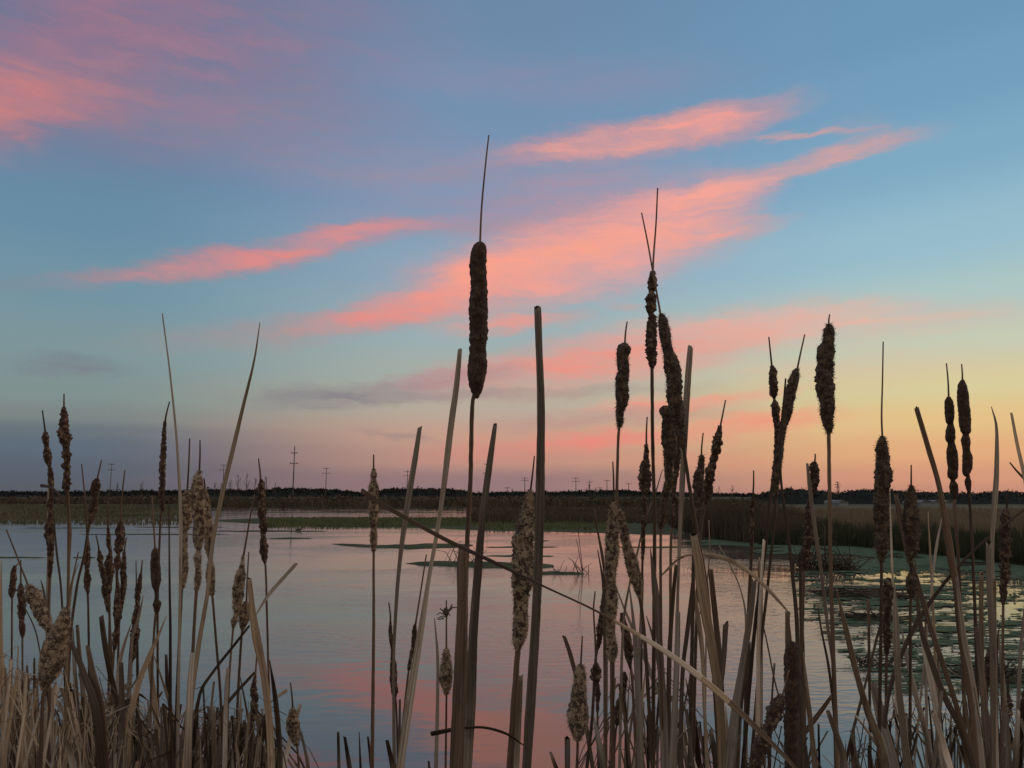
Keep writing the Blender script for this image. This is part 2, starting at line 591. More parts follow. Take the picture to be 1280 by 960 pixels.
def cattail(nick, label, spike, head, stem, sw=4, style='b', d=None, group=None, sw2=None, leaf=None, burst=False):
    wmax = max(h[2] for h in head)
    if d is None:
        d = F * .0255 / (wmax * 1.0)
        d = min(max(d, 1.0), 3.3)
        if wmax < 10:
            d = 2.5 + (10 - wmax) * .12
        d *= random.uniform(.97, 1.03)
    seed = random.uniform(0, 90)
    hy = sum(h[1] for h in head) / len(head)
    hx = sum(h[0] for h in head) / len(head)
    CATS.append((hx, hy, nick))
    sp = list(stem)
    if sp[-1][1] < 956:
        dx = (sp[-1][0] - sp[-2][0]) / max(1, sp[-1][1] - sp[-2][1]) if len(sp) > 1 else 0
        sp.append((sp[-1][0] + dx * (965 - sp[-1][1]), 965))
    sw2 = sw2 or sw * 1.25
    n = len(sp)
    y0, y1 = head[-1][1], sp[-1][1]
    top = (head[-2][0], head[-2][1]) if len(head) > 1 else (head[-1][0], head[-1][1])
    sp = [top] + sp
    P = [(x, y, .86 * sw + .86 * (sw2 - sw) * max(0, (y - y0)) / max(1, y1 - y0)) for x, y in sp]
    P = catmull(P, 9)
    c, r = to3d(P, d)
    c, r = extend_to_ground(c, r)
    basept = Vector((c[-1].x, c[-1].y, BANK))
    root = empty('cattail', basept)
    tag(root, label, 'cattail', group or 'dead cattails standing along the bank')
    ds = lump(seed, .14, 60)
    V, Fc, U = tube(c, r, 8, disp=ds)
    mesh_obj('stalk', localize(V, basept), Fc, M['s'], root, uv=U)
    # seed head
    H = catmull(head, 1.6)
    H[:, 2] = np.clip(H[:, 2], 1.0, None)
    hc, hr = to3d(H, d)
    amp = {'s': .16, 'b': .55, 'f': .36, 'k': .36}[style] * random.uniform(.6, 1.25)
    V, Fc, U = tube(hc, hr, 18, disp=lump(seed, amp, {'s': 45, 'b': 95, 'f': 75, 'k': 80}[style] * random.uniform(.75, 1.3)))
    hd = mesh_obj('seed_head', localize(V, basept), Fc, M['h' + style], root, uv=U)
    # wisps of down on the head
    nst = {'s': 420, 'b': 380, 'f': 2200, 'k': 1500}[style]
    nst = int(nst * min(2.2, len(hc) / 60))
    FV, FF = [], []
    rnd = random.Random(int(seed * 1000))
    for k in range(nst):
        i = rnd.randrange(len(hc))
        if H[i, 2] < wmax * .2:
            continue
        # down comes off in clumps
        if mnoise.noise(Vector((seed, i * .12, 0))) < (.0 if style in 'sb' else -.35) and rnd.random() < .8:
            continue
        th = rnd.uniform(0, 2 * math.pi)
        out = Vector((math.cos(th), math.sin(th), 0))
        p = hc[i] + out * hr[i] * .92
        L = rnd.uniform(.35, 1.0) * {'s': .0030, 'b': .0040, 'f': .0062, 'k': .0062}[style] * (1 + .8 * rnd.random() ** 4)
        dirv = (out + Vector((rnd.gauss(0, .6), rnd.gauss(0, .6), rnd.gauss(-.1, .8)))).normalized()
        dir2 = (dirv + Vector((rnd.gauss(0, .5), rnd.gauss(0, .5), rnd.gauss(-.2, .5)))).normalized()
        wv = dirv.cross(Vector((rnd.random(), rnd.random(), rnd.random()))).normalized() * .00028 * d ** .7
        q = p + dirv * L * .5
        e = q + dir2 * L * .5
        j = len(FV)
        FV += [p - wv, p + wv, q + wv * .8, q - wv * .8, e]
        FF += [(j, j + 1, j + 2, j + 3), (j + 3, j + 2, j + 4)]
    if FV:
        mesh_obj('fluff', localize(FV, basept), FF, M['fluff'] if style == 'f' else M['fluffd'], hd)
    if spike:
        S = list(spike)
        S.append((head[0][0], head[0][1] + 3))
        S = [(x, y, 1.7 + 1.3 * i / len(S)) for i, (x, y) in enumerate(S)]
        S = catmull(S, 8)
        c2, r2 = to3d(S, d)
        V, Fc, U = tube(c2, r2, 6)
        mesh_obj('spike', localize(V, basept), Fc, M['s'], root, uv=U)
    if leaf:
        L = catmull(leaf, 10)
        dd = [-.012] * len(L)
        c3, r3 = to3d(L, d, dd)
        c3, r3 = extend_to_ground(c3, r3)
        V, Fc, U = tube(c3, r3, 10, flat=.35, disp=lump(seed, .06, 30))
        mesh_obj('leaf_sheath', localize(V, basept), Fc, M['d'], root, uv=U)
    if burst:
        BV, BF = [], []
        x0, y0 = burst
        for k in range(26):
            a = rnd.uniform(0, 2 * math.pi)
            ln = rnd.uniform(4, 11)
            p0, mpp = at(x0 + rnd.uniform(-4, 4), y0 + rnd.uniform(-7, 5), d)
            p1 = p0 + Vector((math.cos(a), rnd.uniform(-.6, .6), math.sin(a) * .7 + .1)) * ln * mpp
            V, Fc, U = tube([p0, (p0 + p1) / 2 + Vector((0, 0, rnd.uniform(-2, 2) * mpp)), p1], [.0011 * d / 1.5, .0012 * d / 1.5, .0008], 5)
            j = len(BV)
            BV += V
            BF += [tuple(q + j for q in f) for f in Fc]
        mesh_obj('broken_bracts', localize(BV, basept), BF, M['s'], root, uv=[(0, 0)] * len(BV))
    return root


BLADES = []


def blade(pts, tone='g', cut=False, d=None, root=True, label=None, twist=None, name='reed_leaf', tones=None):
    """a dead flat leaf or stalk; pts top -> bottom as (px,py,width px)"""
    wmax = max(p[2] for p in pts)
    if d is None:
        d = {True: 1.25, False: 1.7}[wmax >= 10] * random.uniform(.85, 1.2)
        if wmax < 6:
            d = random.uniform(1.6, 2.6)
    P = [list(p) for p in pts]
    if root and P[-1][1] < 956 and P[-1][1] > P[0][1]:
        dx = (P[-1][0] - P[-2][0]) / max(1, P[-1][1] - P[-2][1])
        P.append([P[-1][0] + dx * (965 - P[-1][1]), 965, P[-1][2]])
    if not cut:
        P[0][2] = min(P[0][2], 1.2)
    if not root:
        P[-1][2] = min(P[-1][2], 1.5)
    P = catmull(P, 8)
    P[:, 2] = np.clip(P[:, 2] * .88, .9, None)
    seed = random.uniform(0, 90)
    dd = [.05 * math.sin(seed + 2.5 * i / len(P)) for i in range(len(P))]
    c, r = to3d(P, d, dd)
    if cut:   # ragged blunt end
        pass
    if root:
        c, r = extend_to_ground(c, r)
        basept = Vector((c[-1].x, c[-1].y, BANK))
    else:
        basept = c[-1].copy()
    tw = random.uniform(-.5, .5) if twist is None else twist
    V, Fc, U = tube(c, r, 10, flat=.30 if wmax > 5 else .6, disp=lump(seed, .06, 26), twist=tw, fold=random.uniform(.1, .5))
    if cut:   # tear the end: shift its ring along the leaf
        dv = (c[0] - c[1]).normalized()
        for k in range(10):
            V[k] = V[k] + dv * r[0] * random.uniform(-.9, .9)
    fm = None
    if tones:
        nr = len(c) - 1
        fm = [next(q for q, (lim, _) in enumerate(tones) if (k // 10) / nr < lim) for k in range(len(Fc))]
    o = mesh_obj(name, localize(V, basept), Fc, [M[q] for _, q in tones] if tones else M[tone], None, uv=U, loc=basept, fmat=fm)
    BLADES.append(dict(o=o, pts=pts, tone=tone, cut=cut, w=wmax, label=label, root=root))
    return o


# ------------------------------------------------------------------ setting: water, ground
m, t, b = mat('pond_water')
b.inputs['Base Color'].default_value = (.12, .092, .078, 1)
b.inputs['Roughness'].default_value = .035
b.inputs['IOR'].default_value = 1.36
b.inputs['Specular IOR Level'].default_value = 1.0
geo = nd(t, 'ShaderNodeNewGeometry')


def wn(scale, sx, sy, det, off=0):
    mm = nd(t, 'ShaderNodeMapping')
    mm.inputs['Scale'].default_value = (sx, sy, 1)
    mm.inputs['Location'].default_value = (off, off, 0)
    wire(t, geo.outputs['Position'], mm.inputs[0])
    n = nd(t, 'ShaderNodeTexNoise')
    n.inputs['Scale'].default_value = scale
    n.inputs['Detail'].default_value = det
    wire(t, mm.outputs[0], n.inputs['Vector'])
    return n.outputs[0]


rip = wn(1, 5, 11, 3)
swell = wn(1, .9, 1.6, 2, 5)
zone = wn(1, .16, .28, 3, 9)
h = mth(t, 'ADD', mth(t, 'MULTIPLY', rip, mrange(t, zone, .42, .62, .12, 1.0)), mth(t, 'MULTIPLY', swell, .9))
bump(t, b, h, .26, .03)
WATER = m
S = 9000
wtr = mesh_obj('water', [(-S, -60, 0), (S, -60, 0), (S, S, 0), (-S, S, 0)], [(0, 1, 2, 3)], WATER, smooth=False)
tag(wtr, kind='structure')


def ground_mat(name, cols, scale, bumpd=.05):
    m, t, b = mat(name)
    n1 = noise_tex(t, scale, 6, .65, rand=False)
    n2 = noise_tex(t, scale * 7, 4, .6, rand=False)
    c = mixc(t, mrange(t, n1, .38, .62), cols[0], cols[1])
    c = mixc(t, mrange(t, n2, .45, .65, 0, .7), c, cols[2])
    wire(t, c, b.inputs['Base Color'])
    b.inputs['Roughness'].default_value = .95
    b.inputs['Specular IOR Level'].default_value = .1
    bump(t, b, n2, .8, bumpd)
    return m


G_FIELD = ground_mat('field_grass', [(.085, .075, .04, 1), (.05, .06, .028, 1), (.14, .11, .07, 1)], .12)
G_MUD = ground_mat('bank_mud', [(.05, .038, .028, 1), (.09, .07, .05, 1), (.16, .12, .08, 1)], 3.0, .02)
G_SPIT = ground_mat('wet_grass', [(.05, .065, .028, 1), (.075, .085, .038, 1), (.045, .04, .028, 1)], .8, .03)


def land_strip(name, shore, back, z, matl, rows=10, zshore=.0, zback=None):
    """grid between a shoreline and a back line, both lists of ground points of equal length"""
    V, Fc = [], []
    n = len(shore)
    for j in range(rows + 1):
        f = j / rows
        for i in range(n):
            p = shore[i].lerp(back[i], f ** 2)
            hgt = zshore - .02 + (z + .02) * min(1, f * 3)
            hgt += .03 * mnoise.noise(Vector((p.x * .2, p.y * .2, 0))) * min(1, f * 4)
            V.append((p.x, p.y, hgt))
    for j in range(rows):
        for i in range(n - 1):
            a = j * n + i
            Fc.append((a, a + 1, a + n + 1, a + n))
    return tag(mesh_obj(name, V, Fc, matl), kind='structure')


def resample(pts, step):
    return [tuple(p) for p in catmull([(x, y, 0) for x, y in pts], step)]


SHORE = [(-500, 660), (-200, 658), (0, 656), (110, 655.5), (170, 653), (215, 648), (245, 640), (290, 636.5), (420, 636), (560, 636),
         (640, 638), (740, 640), (800, 644), (850, 656), (885, 672), (930, 679), (1000, 681), (1060, 682), (1120, 688),
         (1200, 697), (1280, 707), (1500, 735), (1900, 790)]
sh = []
for i, p in enumerate(resample(SHORE, 9)):
    y = p[1] + (mnoise.noise(Vector((p[0] * .05, 0, 0))) * 1.0 if abs(p[1] - 636) > 4 else mnoise.noise(Vector((p[0] * .05, 0, 0))) * .4)
    sh.append(gnd(p[0], y))
bk = [Vector((p.x / p.y * 5000 if p.y > 1 else p.x, 5000, 0)) for p in sh]
bk = [Vector((v.x, 5000, 0)) for v in bk]
land_strip('far_shore_field', sh, bk, .18, G_FIELD, rows=26)

# near bank under the cattails
V, Fc = [], []
NX, NY = 60, 24
for j in range(NY + 1):
    for i in range(NX + 1):
        x = -24 + 48 * i / NX
        y = -20 + 24.3 * (j / NY) ** .6
        e = max(0, (y - 3.0) / 1.3)
        z = BANK - .25 * e * e + .03 * mnoise.noise(Vector((x, y, 1)))
        V.append((x, y, z))
for j in range(NY):
    for i in range(NX):
        a = j * (NX + 1) + i
        Fc.append((a, a + 1, a + NX + 2, a + NX + 1))
tag(mesh_obj('marsh_bank_ground', V, Fc, G_MUD), kind='structure')

# low grassy spits and mud bars standing just clear of the water
def spit(name, top, bot, z=.03, matl=None, wob=.6):
    T = resample(top, 5)
    B = resample(bot, 5)
    n = max(len(T), len(B))
    def pick(L, f):
        x = f * (len(L) - 1)
        i = min(int(x), len(L) - 2)
        return np.array(L[i]) * (1 - x + i) + np.array(L[i + 1]) * (x - i)
    V, Fc = [], []
    R = 4
    sd = random.uniform(0, 50)
    for j in range(R + 1):
        for i in range(n):
            f = i / (n - 1)
            a = pick(T, f)
            c = pick(B, f)
            edge = min(1, f * 8, (1 - f) * 8)
            aw = mnoise.noise(Vector((a[0] * .06, sd, 0))) * wob * edge
            cw = mnoise.noise(Vector((c[0] * .06, sd, 7))) * wob * edge
            py = (a[1] + aw) * (1 - j / R) + (c[1] + cw) * j / R
            px = a[0] * (1 - j / R) + c[0] * j / R
            p = gnd(px, py)
            bulge = math.sin(math.pi * j / R) ** .6 * edge
            V.append((p.x, p.y, -.015 + (z + .015) * bulge))
    for j in range(R):
        for i in range(n - 1):
            a = j * n + i
            Fc.append((a, a + 1, a + n + 1, a + n))
    return tag(mesh_obj(name, V, Fc, matl or G_SPIT), kind='structure')


spit('grassy_spit', [(250, 650), (330, 647), (440, 645.5), (560, 646), (640, 643), (740, 642), (860, 657)],
     [(250, 651), (330, 656), (430, 660), (520, 661), (620, 665), (740, 668), (880, 672)], .06)
spit('mud_bar', [(405, 679), (470, 680), (540, 678.5), (600, 680)], [(405, 679.6), (470, 686), (540, 687), (600, 683)], .03, wob=1)
spit('mud_bar', [(500, 704), (560, 701), (640, 702), (700, 705)], [(500, 705), (560, 709), (640, 712), (700, 711)], .04, wob=1)
spit('mud_bar', [(660, 716), (690, 714.5), (735, 717)], [(660, 718), (690, 719), (735, 718)], .03)
for (a, c_, y, hh) in [(85, 300, 668, .9), (-120, 70, 697, 1.4), (88, 122, 697, .8), (330, 395, 673, 1.6), (20, 160, 660, .7), (250, 420, 664, 1.4),
                       (600, 705, 684, 1.0), (600, 700, 695, 1.3), (300, 560, 640.5, .6), (160, 290, 659, 1.0), (855, 935, 668, 1.2),
                       (640, 690, 676, .8), (760, 905, 684, .9), (1180, 1330, 724, 1.0)]:
    spit('mud_bar', [(a, y), ((a + c_) / 2, y - hh), (c_, y)], [(a, y + .3), ((a + c_) / 2, y + hh), (c_, y + .3)], .02)

# floating weed (dense duckweed mats on the right)
m, t, b = mat('floating_weed')
n1 = noise_tex(t, 9, 5, .7, rand=False)
c = mixc(t, mrange(t, n1, .4, .62), (.06, .085, .05, 1), (.11, .15, .085, 1))
wire(t, c, b.inputs['Base Color'])
b.inputs['Roughness'].default_value = .95
b.inputs['Specular IOR Level'].default_value = .05
bump(t, b, n1, .6, .02)
G_WEED = m
WV, WF = [], []


def weed_patch(px, py, a, bb, sd):
    n = 40
    j = len(WV)
    p = gnd(px, py)
    WV.append((p.x, p.y, .006 + (sd % 1) * .012))
    for k in range(n):
        th = 2 * math.pi * k / n
        q = 1 + .6 * mnoise.noise(Vector((math.cos(th) * 1.6 + sd, math.sin(th) * 1.6, 0))) + .9 * mnoise.noise(Vector((math.cos(th) * 5, math.sin(th) * 5, sd)))
        p = gnd(px + a * q * math.cos(th), py + bb * q * math.sin(th))
        WV.append((p.x, p.y, .004 + (sd % 1) * .012))
    for k in range(n):
        WF.append((j, j + 1 + k, j + 1 + (k + 1) % n))


wr = random.Random(5)
WS = .5
for (px, py, a, bb) in [(930, 679, 70, 3.5), (1010, 683, 90, 4.5), (1090, 688, 110, 6), (1200, 700, 130, 7), (1300, 712, 120, 7),
                        (1080, 707, 70, 8), (1130, 709, 60, 7), (1000, 692, 60, 1.5), (920, 676, 45, 3),
                        (1120, 735, 85, 4.5), (1180, 741, 60, 3.5), (1110, 748, 70, 6), (1160, 757, 70, 4), (1130, 775, 60, 4),
                        (1190, 772, 60, 4), (1170, 787, 80, 5), (1200, 802, 80, 4), (1280, 779, 50, 4), (1290, 795, 60, 5), (1290, 810, 70, 5),
                        (1130, 755, 60, 5), (1060, 742, 45, 3.5), (1150, 822, 50, 2), (1130, 838, 60, 4), (1180, 845, 50, 5), (1240, 838, 80, 6),
                        (1270, 855, 60, 7), (1210, 830, 70, 3), (1090, 778, 45, 3)]:
    weed_patch(px, py, a, bb * (1 if py < 715 else WS), wr.uniform(0, 40))
for k in range(1500):
    py = wr.uniform(684, 868)
    lo = 1000 + max(0, (py - 760)) * .9
    px = wr.uniform(lo, 1330)
    weed_patch(px, py, 1.5 + wr.uniform(0, 1) ** 3 * 24, .25 + wr.uniform(0, 1) ** 2 * 1.3, wr.uniform(0, 40))
tag(mesh_obj('floating_weed', WV, WF, G_WEED, smooth=False), 'dark green floating weed spread in streaks over the water at right', 'water weed', kind='stuff')

# ------------------------------------------------------------------ far vegetation
def plain_mat(name, c1, c2, scale=.6, rough=.9):
    m, t, b = mat(name)
    n = noise_tex(t, scale, 4, .6, rand=False)
    wire(t, mixc(t, mrange(t, n, .35, .65), c1, c2), b.inputs['Base Color'])
    b.inputs['Roughness'].default_value = rough
    b.inputs['Specular IOR Level'].default_value = .1
    return m


V_DARK = plain_mat('scrub_brown', (.050, .040, .027, 1), (.105, .082, .053, 1), .4)
V_TREE = plain_mat('treeline_dark', (.012, .013, .010, 1), (.022, .022, .015, 1), .1)
V_REED = plain_mat('reed_green', (.022, .034, .017, 1), (.058, .054, .030, 1), .8)
V_TAN = plain_mat('reed_tan', (.21, .155, .105, 1), (.13, .10, .065, 1), .4)
V_GRASS = plain_mat('short_grass', (.085, .098, .042, 1), (.125, .13, .06, 1), .7)
V_DRY = plain_mat('dry_grass', (.15, .125, .075, 1), (.075, .075, .04, 1), .15)


def thicket(name, label, cat, n, xr, dist, height, matl, w, lean=.25, bushy=0.0, kind='stuff'):
    """n slender blades or leaf clumps; dist(px,u)->metres, height(px,u)->metres tall"""
    V = np.zeros((n * 3, 3))
    for i in range(n):
        px = rng.uniform(*xr)
        u = rng.random()
        D = dist(px, u)
        r = ray(px, HOR)
        x = r.x / r.y * D
        H = height(px, u, x, D)
        z0 = .1
        if bushy and rng.random() < bushy:
            zc = z0 + H * rng.random() ** .5
            s = w * D / F * rng.uniform(1.2, 3.0)
            ctr = np.array([x + rng.normal(0, s), D + rng.normal(0, s * 2), max(z0, min(zc, z0 + H - s * rng.random() * 1.5))])
            for k in range(3):
                V[i * 3 + k] = ctr + rng.normal(0, s * .7, 3)
        else:
            ww = w * D / F * rng.uniform(.5, 1.0)
            hh = H * rng.uniform(.55, 1.08)
            lx = rng.normal(0, lean) * hh
            ly = rng.normal(0, lean) * hh
            an = rng.uniform(-.8, .8)
            V[i * 3] = (x - ww * math.cos(an), D - ww * math.sin(an), z0 - .1)
            V[i * 3 + 1] = (x + ww * math.cos(an), D + ww * math.sin(an), z0 - .1)
            V[i * 3 + 2] = (x + lx, D + ly, z0 + hh)
    Fc = np.arange(n * 3).reshape(-1, 3)
    o = mesh_obj(name, V, Fc, matl, smooth=False)
    return tag(o, label, cat, kind=kind)


def interp(tab):
    xs = [a for a, _ in tab]
    ys = [c for _, c in tab]
    return lambda x: float(np.interp(x, xs, ys))


def dist_of(py):
    return CAMZ * F / (py - HOR) * 1.0


def hgt_at(py, D):
    return CAMZ + (HOR - py) * D / F


nz = lambda x, s, k=0: mnoise.noise(Vector((x * s, k, 0)))

tree_d = lambda px: 420.0 if px < 945 else 118.0
# far tree line on the horizon
tl = interp([(-200, 615), (0, 616), (60, 616), (120, 615), (200, 615), (260, 613), (330, 613.5), (350, 611), (380, 612), (405, 612.5), (430, 614),
             (450, 617), (470, 615), (490, 611.5), (510, 612), (540, 612), (560, 612), (575, 613), (592, 617.5), (640, 616), (700, 616),
             (730, 614.5), (780, 614), (810, 616), (950, 619), (965, 614), (985, 612), (1010, 613), (1035, 615), (1047, 618), (1060, 615.5),
             (1085, 613), (1115, 614), (1150, 617), (1180, 617), (1220, 618), (1245, 616), (1262, 615), (1280, 618), (1500, 616)])
thicket('treeline', 'dark low wood along the horizon beyond the pond', 'wood', 40000, (-260, 1540),
        lambda px, u: tree_d(px) + (60 if px < 945 else 25) * u, lambda px, u, x, D: max(.5, hgt_at(tl(px) - 1.2 - 1.8 * nz(px, .12) - 1.5 * nz(px, .4, 3), D)), V_TREE, .6, .05, 1.0)
# the body of the wood behind its ragged edge
tlo = bpy.data.objects['treeline']
RV, RF = [], []
xsr = np.arange(-330, 1620, 3.0)
for px in xsr:
    D = tree_d(px) * 1.12
    r_ = ray(px, HOR)
    x = r_.x / r_.y * D
    H = max(.5, hgt_at(tl(px) - .6 - 1.8 * nz(px, .12) - 1.5 * nz(px, .4, 3) - .9 * nz(px, 1.7, 5), D))
    RV += [(x * .93, D * .93, 0), (x * .97, D * .97, H * .72), (x, D, H), (x * 1.08, D * 1.08, H * .8), (x * 1.12, D * 1.12, 0)]
for i in range(len(xsr) - 1):
    a = i * 5
    for k in range(4):
        RF.append((a + k, a + 5 + k, a + 6 + k, a + 1 + k))
me_ = tlo.data
vv = [tuple(v.co) for v in me_.vertices]
ff = [tuple(p.vertices) for p in me_.polygons]
j = len(vv)
me2 = bpy.data.meshes.new('treeline')
me2.from_pydata(vv + RV, [], ff + [tuple(q + j for q in f) for f in RF])
me2.materials.append(V_TREE)
tlo.data = me2
bpy.data.meshes.remove(me_)
# scrub band across the far shore (left and middle)
sc = interp([(-200, 620), (0, 619.5), (120, 618), (330, 619), (520, 618), (600, 618), (640, 618), (720, 617.5), (800, 619), (880, 622), (960, 622)])
thicket('shore_scrub', 'band of dark brown scrub along the far shore', 'scrub', 30000, (-260, 940),
        lambda px, u: 92 + 45 * u if px > 230 else 120 + 50 * u, lambda px, u, x, D: max(.4, hgt_at(sc(px) - 1.6 * nz(px, .05) - 1.0 * nz(px, .3, 2) + 2, D) * (.55 + .45 * rng.random())), V_DARK, 1.0, .1, .45)
# dead brown growth between scrub and spit in the middle, field on the left
thicket('rough_grass', 'patchy brown and green rough grass on the left far bank', 'grass', 12000, (-240, 235),
        lambda px, u: 42 + 70 * u, lambda px, u, x, D: (.07 + .22 * max(0, nz(x, .1, D * .05) + .3)) * min(1, (D - 38) / 14 + .1), V_DRY, 1.0, .5)
thicket('marsh_grass', 'low brown marsh growth behind the green spit', 'grass', 9000, (590, 880),
        lambda px, u: 42 + 36 * u, lambda px, u, x, D: .22 + .5 * max(0, nz(x, .2, D * .07) + .3), V_DARK, 1.0, .4)
thicket('spit_grass', 'short green grass growing on the spit in mid pond', 'grass', 7000, (330, 760),
        lambda px, u: 35 + 17 * u if px > 600 else 38.5 + 13 * u, lambda px, u, x, D: .05 + .07 * rng.random(), V_GRASS, 1.2, .6)
# taller dark reed clump at centre right
cb = interp([(840, 634), (856, 628), (870, 624), (900, 623), (930, 625), (955, 624), (985, 632), (1010, 640)])
cs = interp([(840, 662), (885, 676), (930, 682), (1010, 684)])
thicket('reed_thicket', 'tall dark brown reed thicket on the shore at centre right', 'reeds', 16000, (838, 1010),
        lambda px, u: dist_of(cs(px) - 2) + 1 + 12 * u, lambda px, u, x, D: max(.2, hgt_at(cb(px) - 2.5 * nz(px, .2) - 2 * nz(px, .9, 1), D) * (.5 + .55 * rng.random())), V_DARK, .7, .09, .15)
# tan reed field at right
thicket('reed_field', 'wide field of dry tan reeds behind the right shore', 'reeds', 30000, (950, 1560),
        lambda px, u: 27 + 45 * u ** 1.3, lambda px, u, x, D: (.50 + .28 * nz(x, .35, D * .12)) * (.8 if D < 32 else 1 - .25 * (D - 32) / 40), V_TAN, .9, .12)
# green reed edge at right
rs = interp([(940, 680), (1060, 682), (1120, 688), (1200, 697), (1280, 707), (1500, 735), (1900, 790)])
thicket('reed_edge', 'dark green reeds lining the right hand shore', 'reeds', 26000, (945, 1700),
        lambda px, u: dist_of(rs(px)) + .15 + 5.5 * u, lambda px, u, x, D: .42 + .30 * nz(x, .9, D * .3) + .30 * rng.random() ** 2, V_REED, .9, .14)


thicket('reed_tufts', 'taller ragged tufts of pale reeds standing out of the right shore', 'reeds', 3200, (950, 1650),
        lambda px, u: dist_of(rs(px)) + .6 + 9 * u, lambda px, u, x, D: .25 + max(0, nz(x, 1.3, D * .6)) * 1.5, V_TAN, .7, .2)


def stick_mesh(segs, seg=5):
    V, Fc = [], []
    for pts, r in segs:
        rr = [r * (1 - .6 * i / (len(pts) - 1)) for i in range(len(pts))]
        v, f, _ = tube([Vector(p) for p in pts], rr, seg)
        j = len(V)
        V += v
        Fc += [tuple(q + j for q in g) for g in f]
    return V, Fc


BARK = plain_mat('dead_bark', (.05, .04, .03, 1), (.09, .07, .05, 1), 3)
WOOD = plain_mat('grey_wood', (.10, .09, .085, 1), (.14, .125, .12, 1), 1)
WHITE = plain_mat('white_sheeting', (.22, .22, .22, 1), (.18, .18, .18, 1), 1)

# bare trees standing over the scrub
BT = [(205, 601), (276, 604), (287, 600), (297, 594), (308, 592), (318, 598), (332, 596), (344, 604), (176, 603), (146, 603), (268, 603), (886, 612), (898, 610),
      (915, 608), (640, 611), (737, 606), (744, 610)]
for k, (px, py) in enumerate(BT):
    D = 200 if px < 700 else 60
    if px > 700 and px < 760:
        D = 200
    p = gnd(px, HOR + 5, 0)
    x = ray(px, HOR).x / ray(px, HOR).y * D
    H = hgt_at(py, D)
    rd = random.Random(k)
    root = empty('bare_tree', (x, D, .1))
    tr = [((0, 0, 0), (rd.uniform(-.1, .1), 0, H * .5), (rd.uniform(-.25, .25), 0, H))]
    V, Fc = stick_mesh([(tr[0], .0009 * D * .5)])
    mesh_obj('trunk', V, Fc, BARK, root)
    segs = []
    for j in range(16):
        f = rd.uniform(.25, .95)
        a = rd.uniform(0, 6.28)
        L = H * rd.uniform(.12, .32) * (1.2 - f)
        z = H * f
        segs.append((((0, 0, z), (math.cos(a) * L * .6, math.sin(a) * L * .6, z + L * .8), (math.cos(a) * L * .8, math.sin(a) * L * .8, z + L * 1.6)), .0004 * D * .5))
    V, Fc = stick_mesh(segs, 4)
    mesh_obj('crown', V, Fc, BARK, root)
    if px < 160:
        w_ = 'small bare tree over the scrub beside the far left utility pole'
    elif px < 240:
        w_ = 'small bare tree over the scrub between the two left utility poles'
    elif px < 360:
        w_ = 'small bare tree in the row just left of the tallest utility pole'
    elif px < 760:
        w_ = 'tiny bare tree among the distant utility poles in the middle'
    else:
        w_ = 'bare sapling sticking up out of the dark reed thicket'
    tag(root, w_, 'tree', 'bare trees on the far shore')

# utility poles: (px, top row, crossarm rows)
POLES = [(137, 580, (581, 588), 'utility pole above the far left scrub, leftmost of the line'),
         (278, 581, (582, 588), 'utility pole with two crossarms behind the long leaning leaf'),
         (366, 559, (567, 580), 'tallest and nearest utility pole with two wide crossarms'),
         (407, 585, (586, 592), 'utility pole just right of the tallest one'),
         (509, 588, (590, 595), 'faint utility pole behind the left slender leaf in the middle'),
         (609, 575, (581, 592), 'utility pole half hidden by a pale leaf beside the tallest cattail'),
         (634, 609, (610,), 'very small utility pole left of the fluffy central cattail'),
         (656, 597, (598, 601), 'utility pole just left of the broad upright leaf'),
         (720, 597, (598, 602), 'utility pole right of the broad upright leaf, first of five'),
         (737, 601, (603,), 'utility pole rising beside a small bush at centre'),
         (750, 609, (610,), 'very small utility pole at centre right of the bush'),
         (759, 600, (601,), 'slim utility pole close left of the shaggy twin cattails'),
         (786, 604, (605,), 'small utility pole close right of the shaggy twin cattails'),
         (1148, 612, (613,), 'tiny utility pole right of the plump fluffy cattail')]
for (px, py, arms, lab) in POLES:
    hp = HOR - py
    D = min(900, 13.0 * F / hp)
    x = ray(px, HOR).x / ray(px, HOR).y * D
    H = hgt_at(py, D)
    root = empty('utility_pole', (x, D, .1))
    tag(root, lab, 'utility pole', 'utility poles receding along the horizon')
    rad = max(.16, .0011 * D * .42)
    V, Fc, U = tube([Vector((0, 0, 0)), Vector((0, 0, H * .5)), Vector((0, 0, H))], [rad * 1.2, rad, rad * .8], 8)
    mesh_obj('pole', V, Fc, WOOD, root)
    for k, ay in enumerate(arms):
        z = hgt_at(ay, D) - .1
        hw = (5.0 if hp < 40 else 4.8) * D / F * (.8 if k == 0 else 1)
        a = rad * .55
        V = [(sx * hw, sy * a - rad, z + sz * a) for sx in (-1, 1) for sy in (-1, 1) for sz in (-1, 1)]
        Fc = [(0, 1, 3, 2), (4, 6, 7, 5), (0, 4, 5, 1), (2, 3, 7, 6), (0, 2, 6, 4), (1, 5, 7, 3)]
        ca = mesh_obj('crossarm', V, Fc, WOOD, root, smooth=False)
        if hp > 30:
            for sx in (-.9, 0, .9):
                v, f, _ = tube([Vector((sx * hw, -rad, z + a)), Vector((sx * hw, -rad, z + a + rad * 1.5))], [a * 1.3, a], 6)
                mesh_obj('insulator', v, f, WOOD, ca)

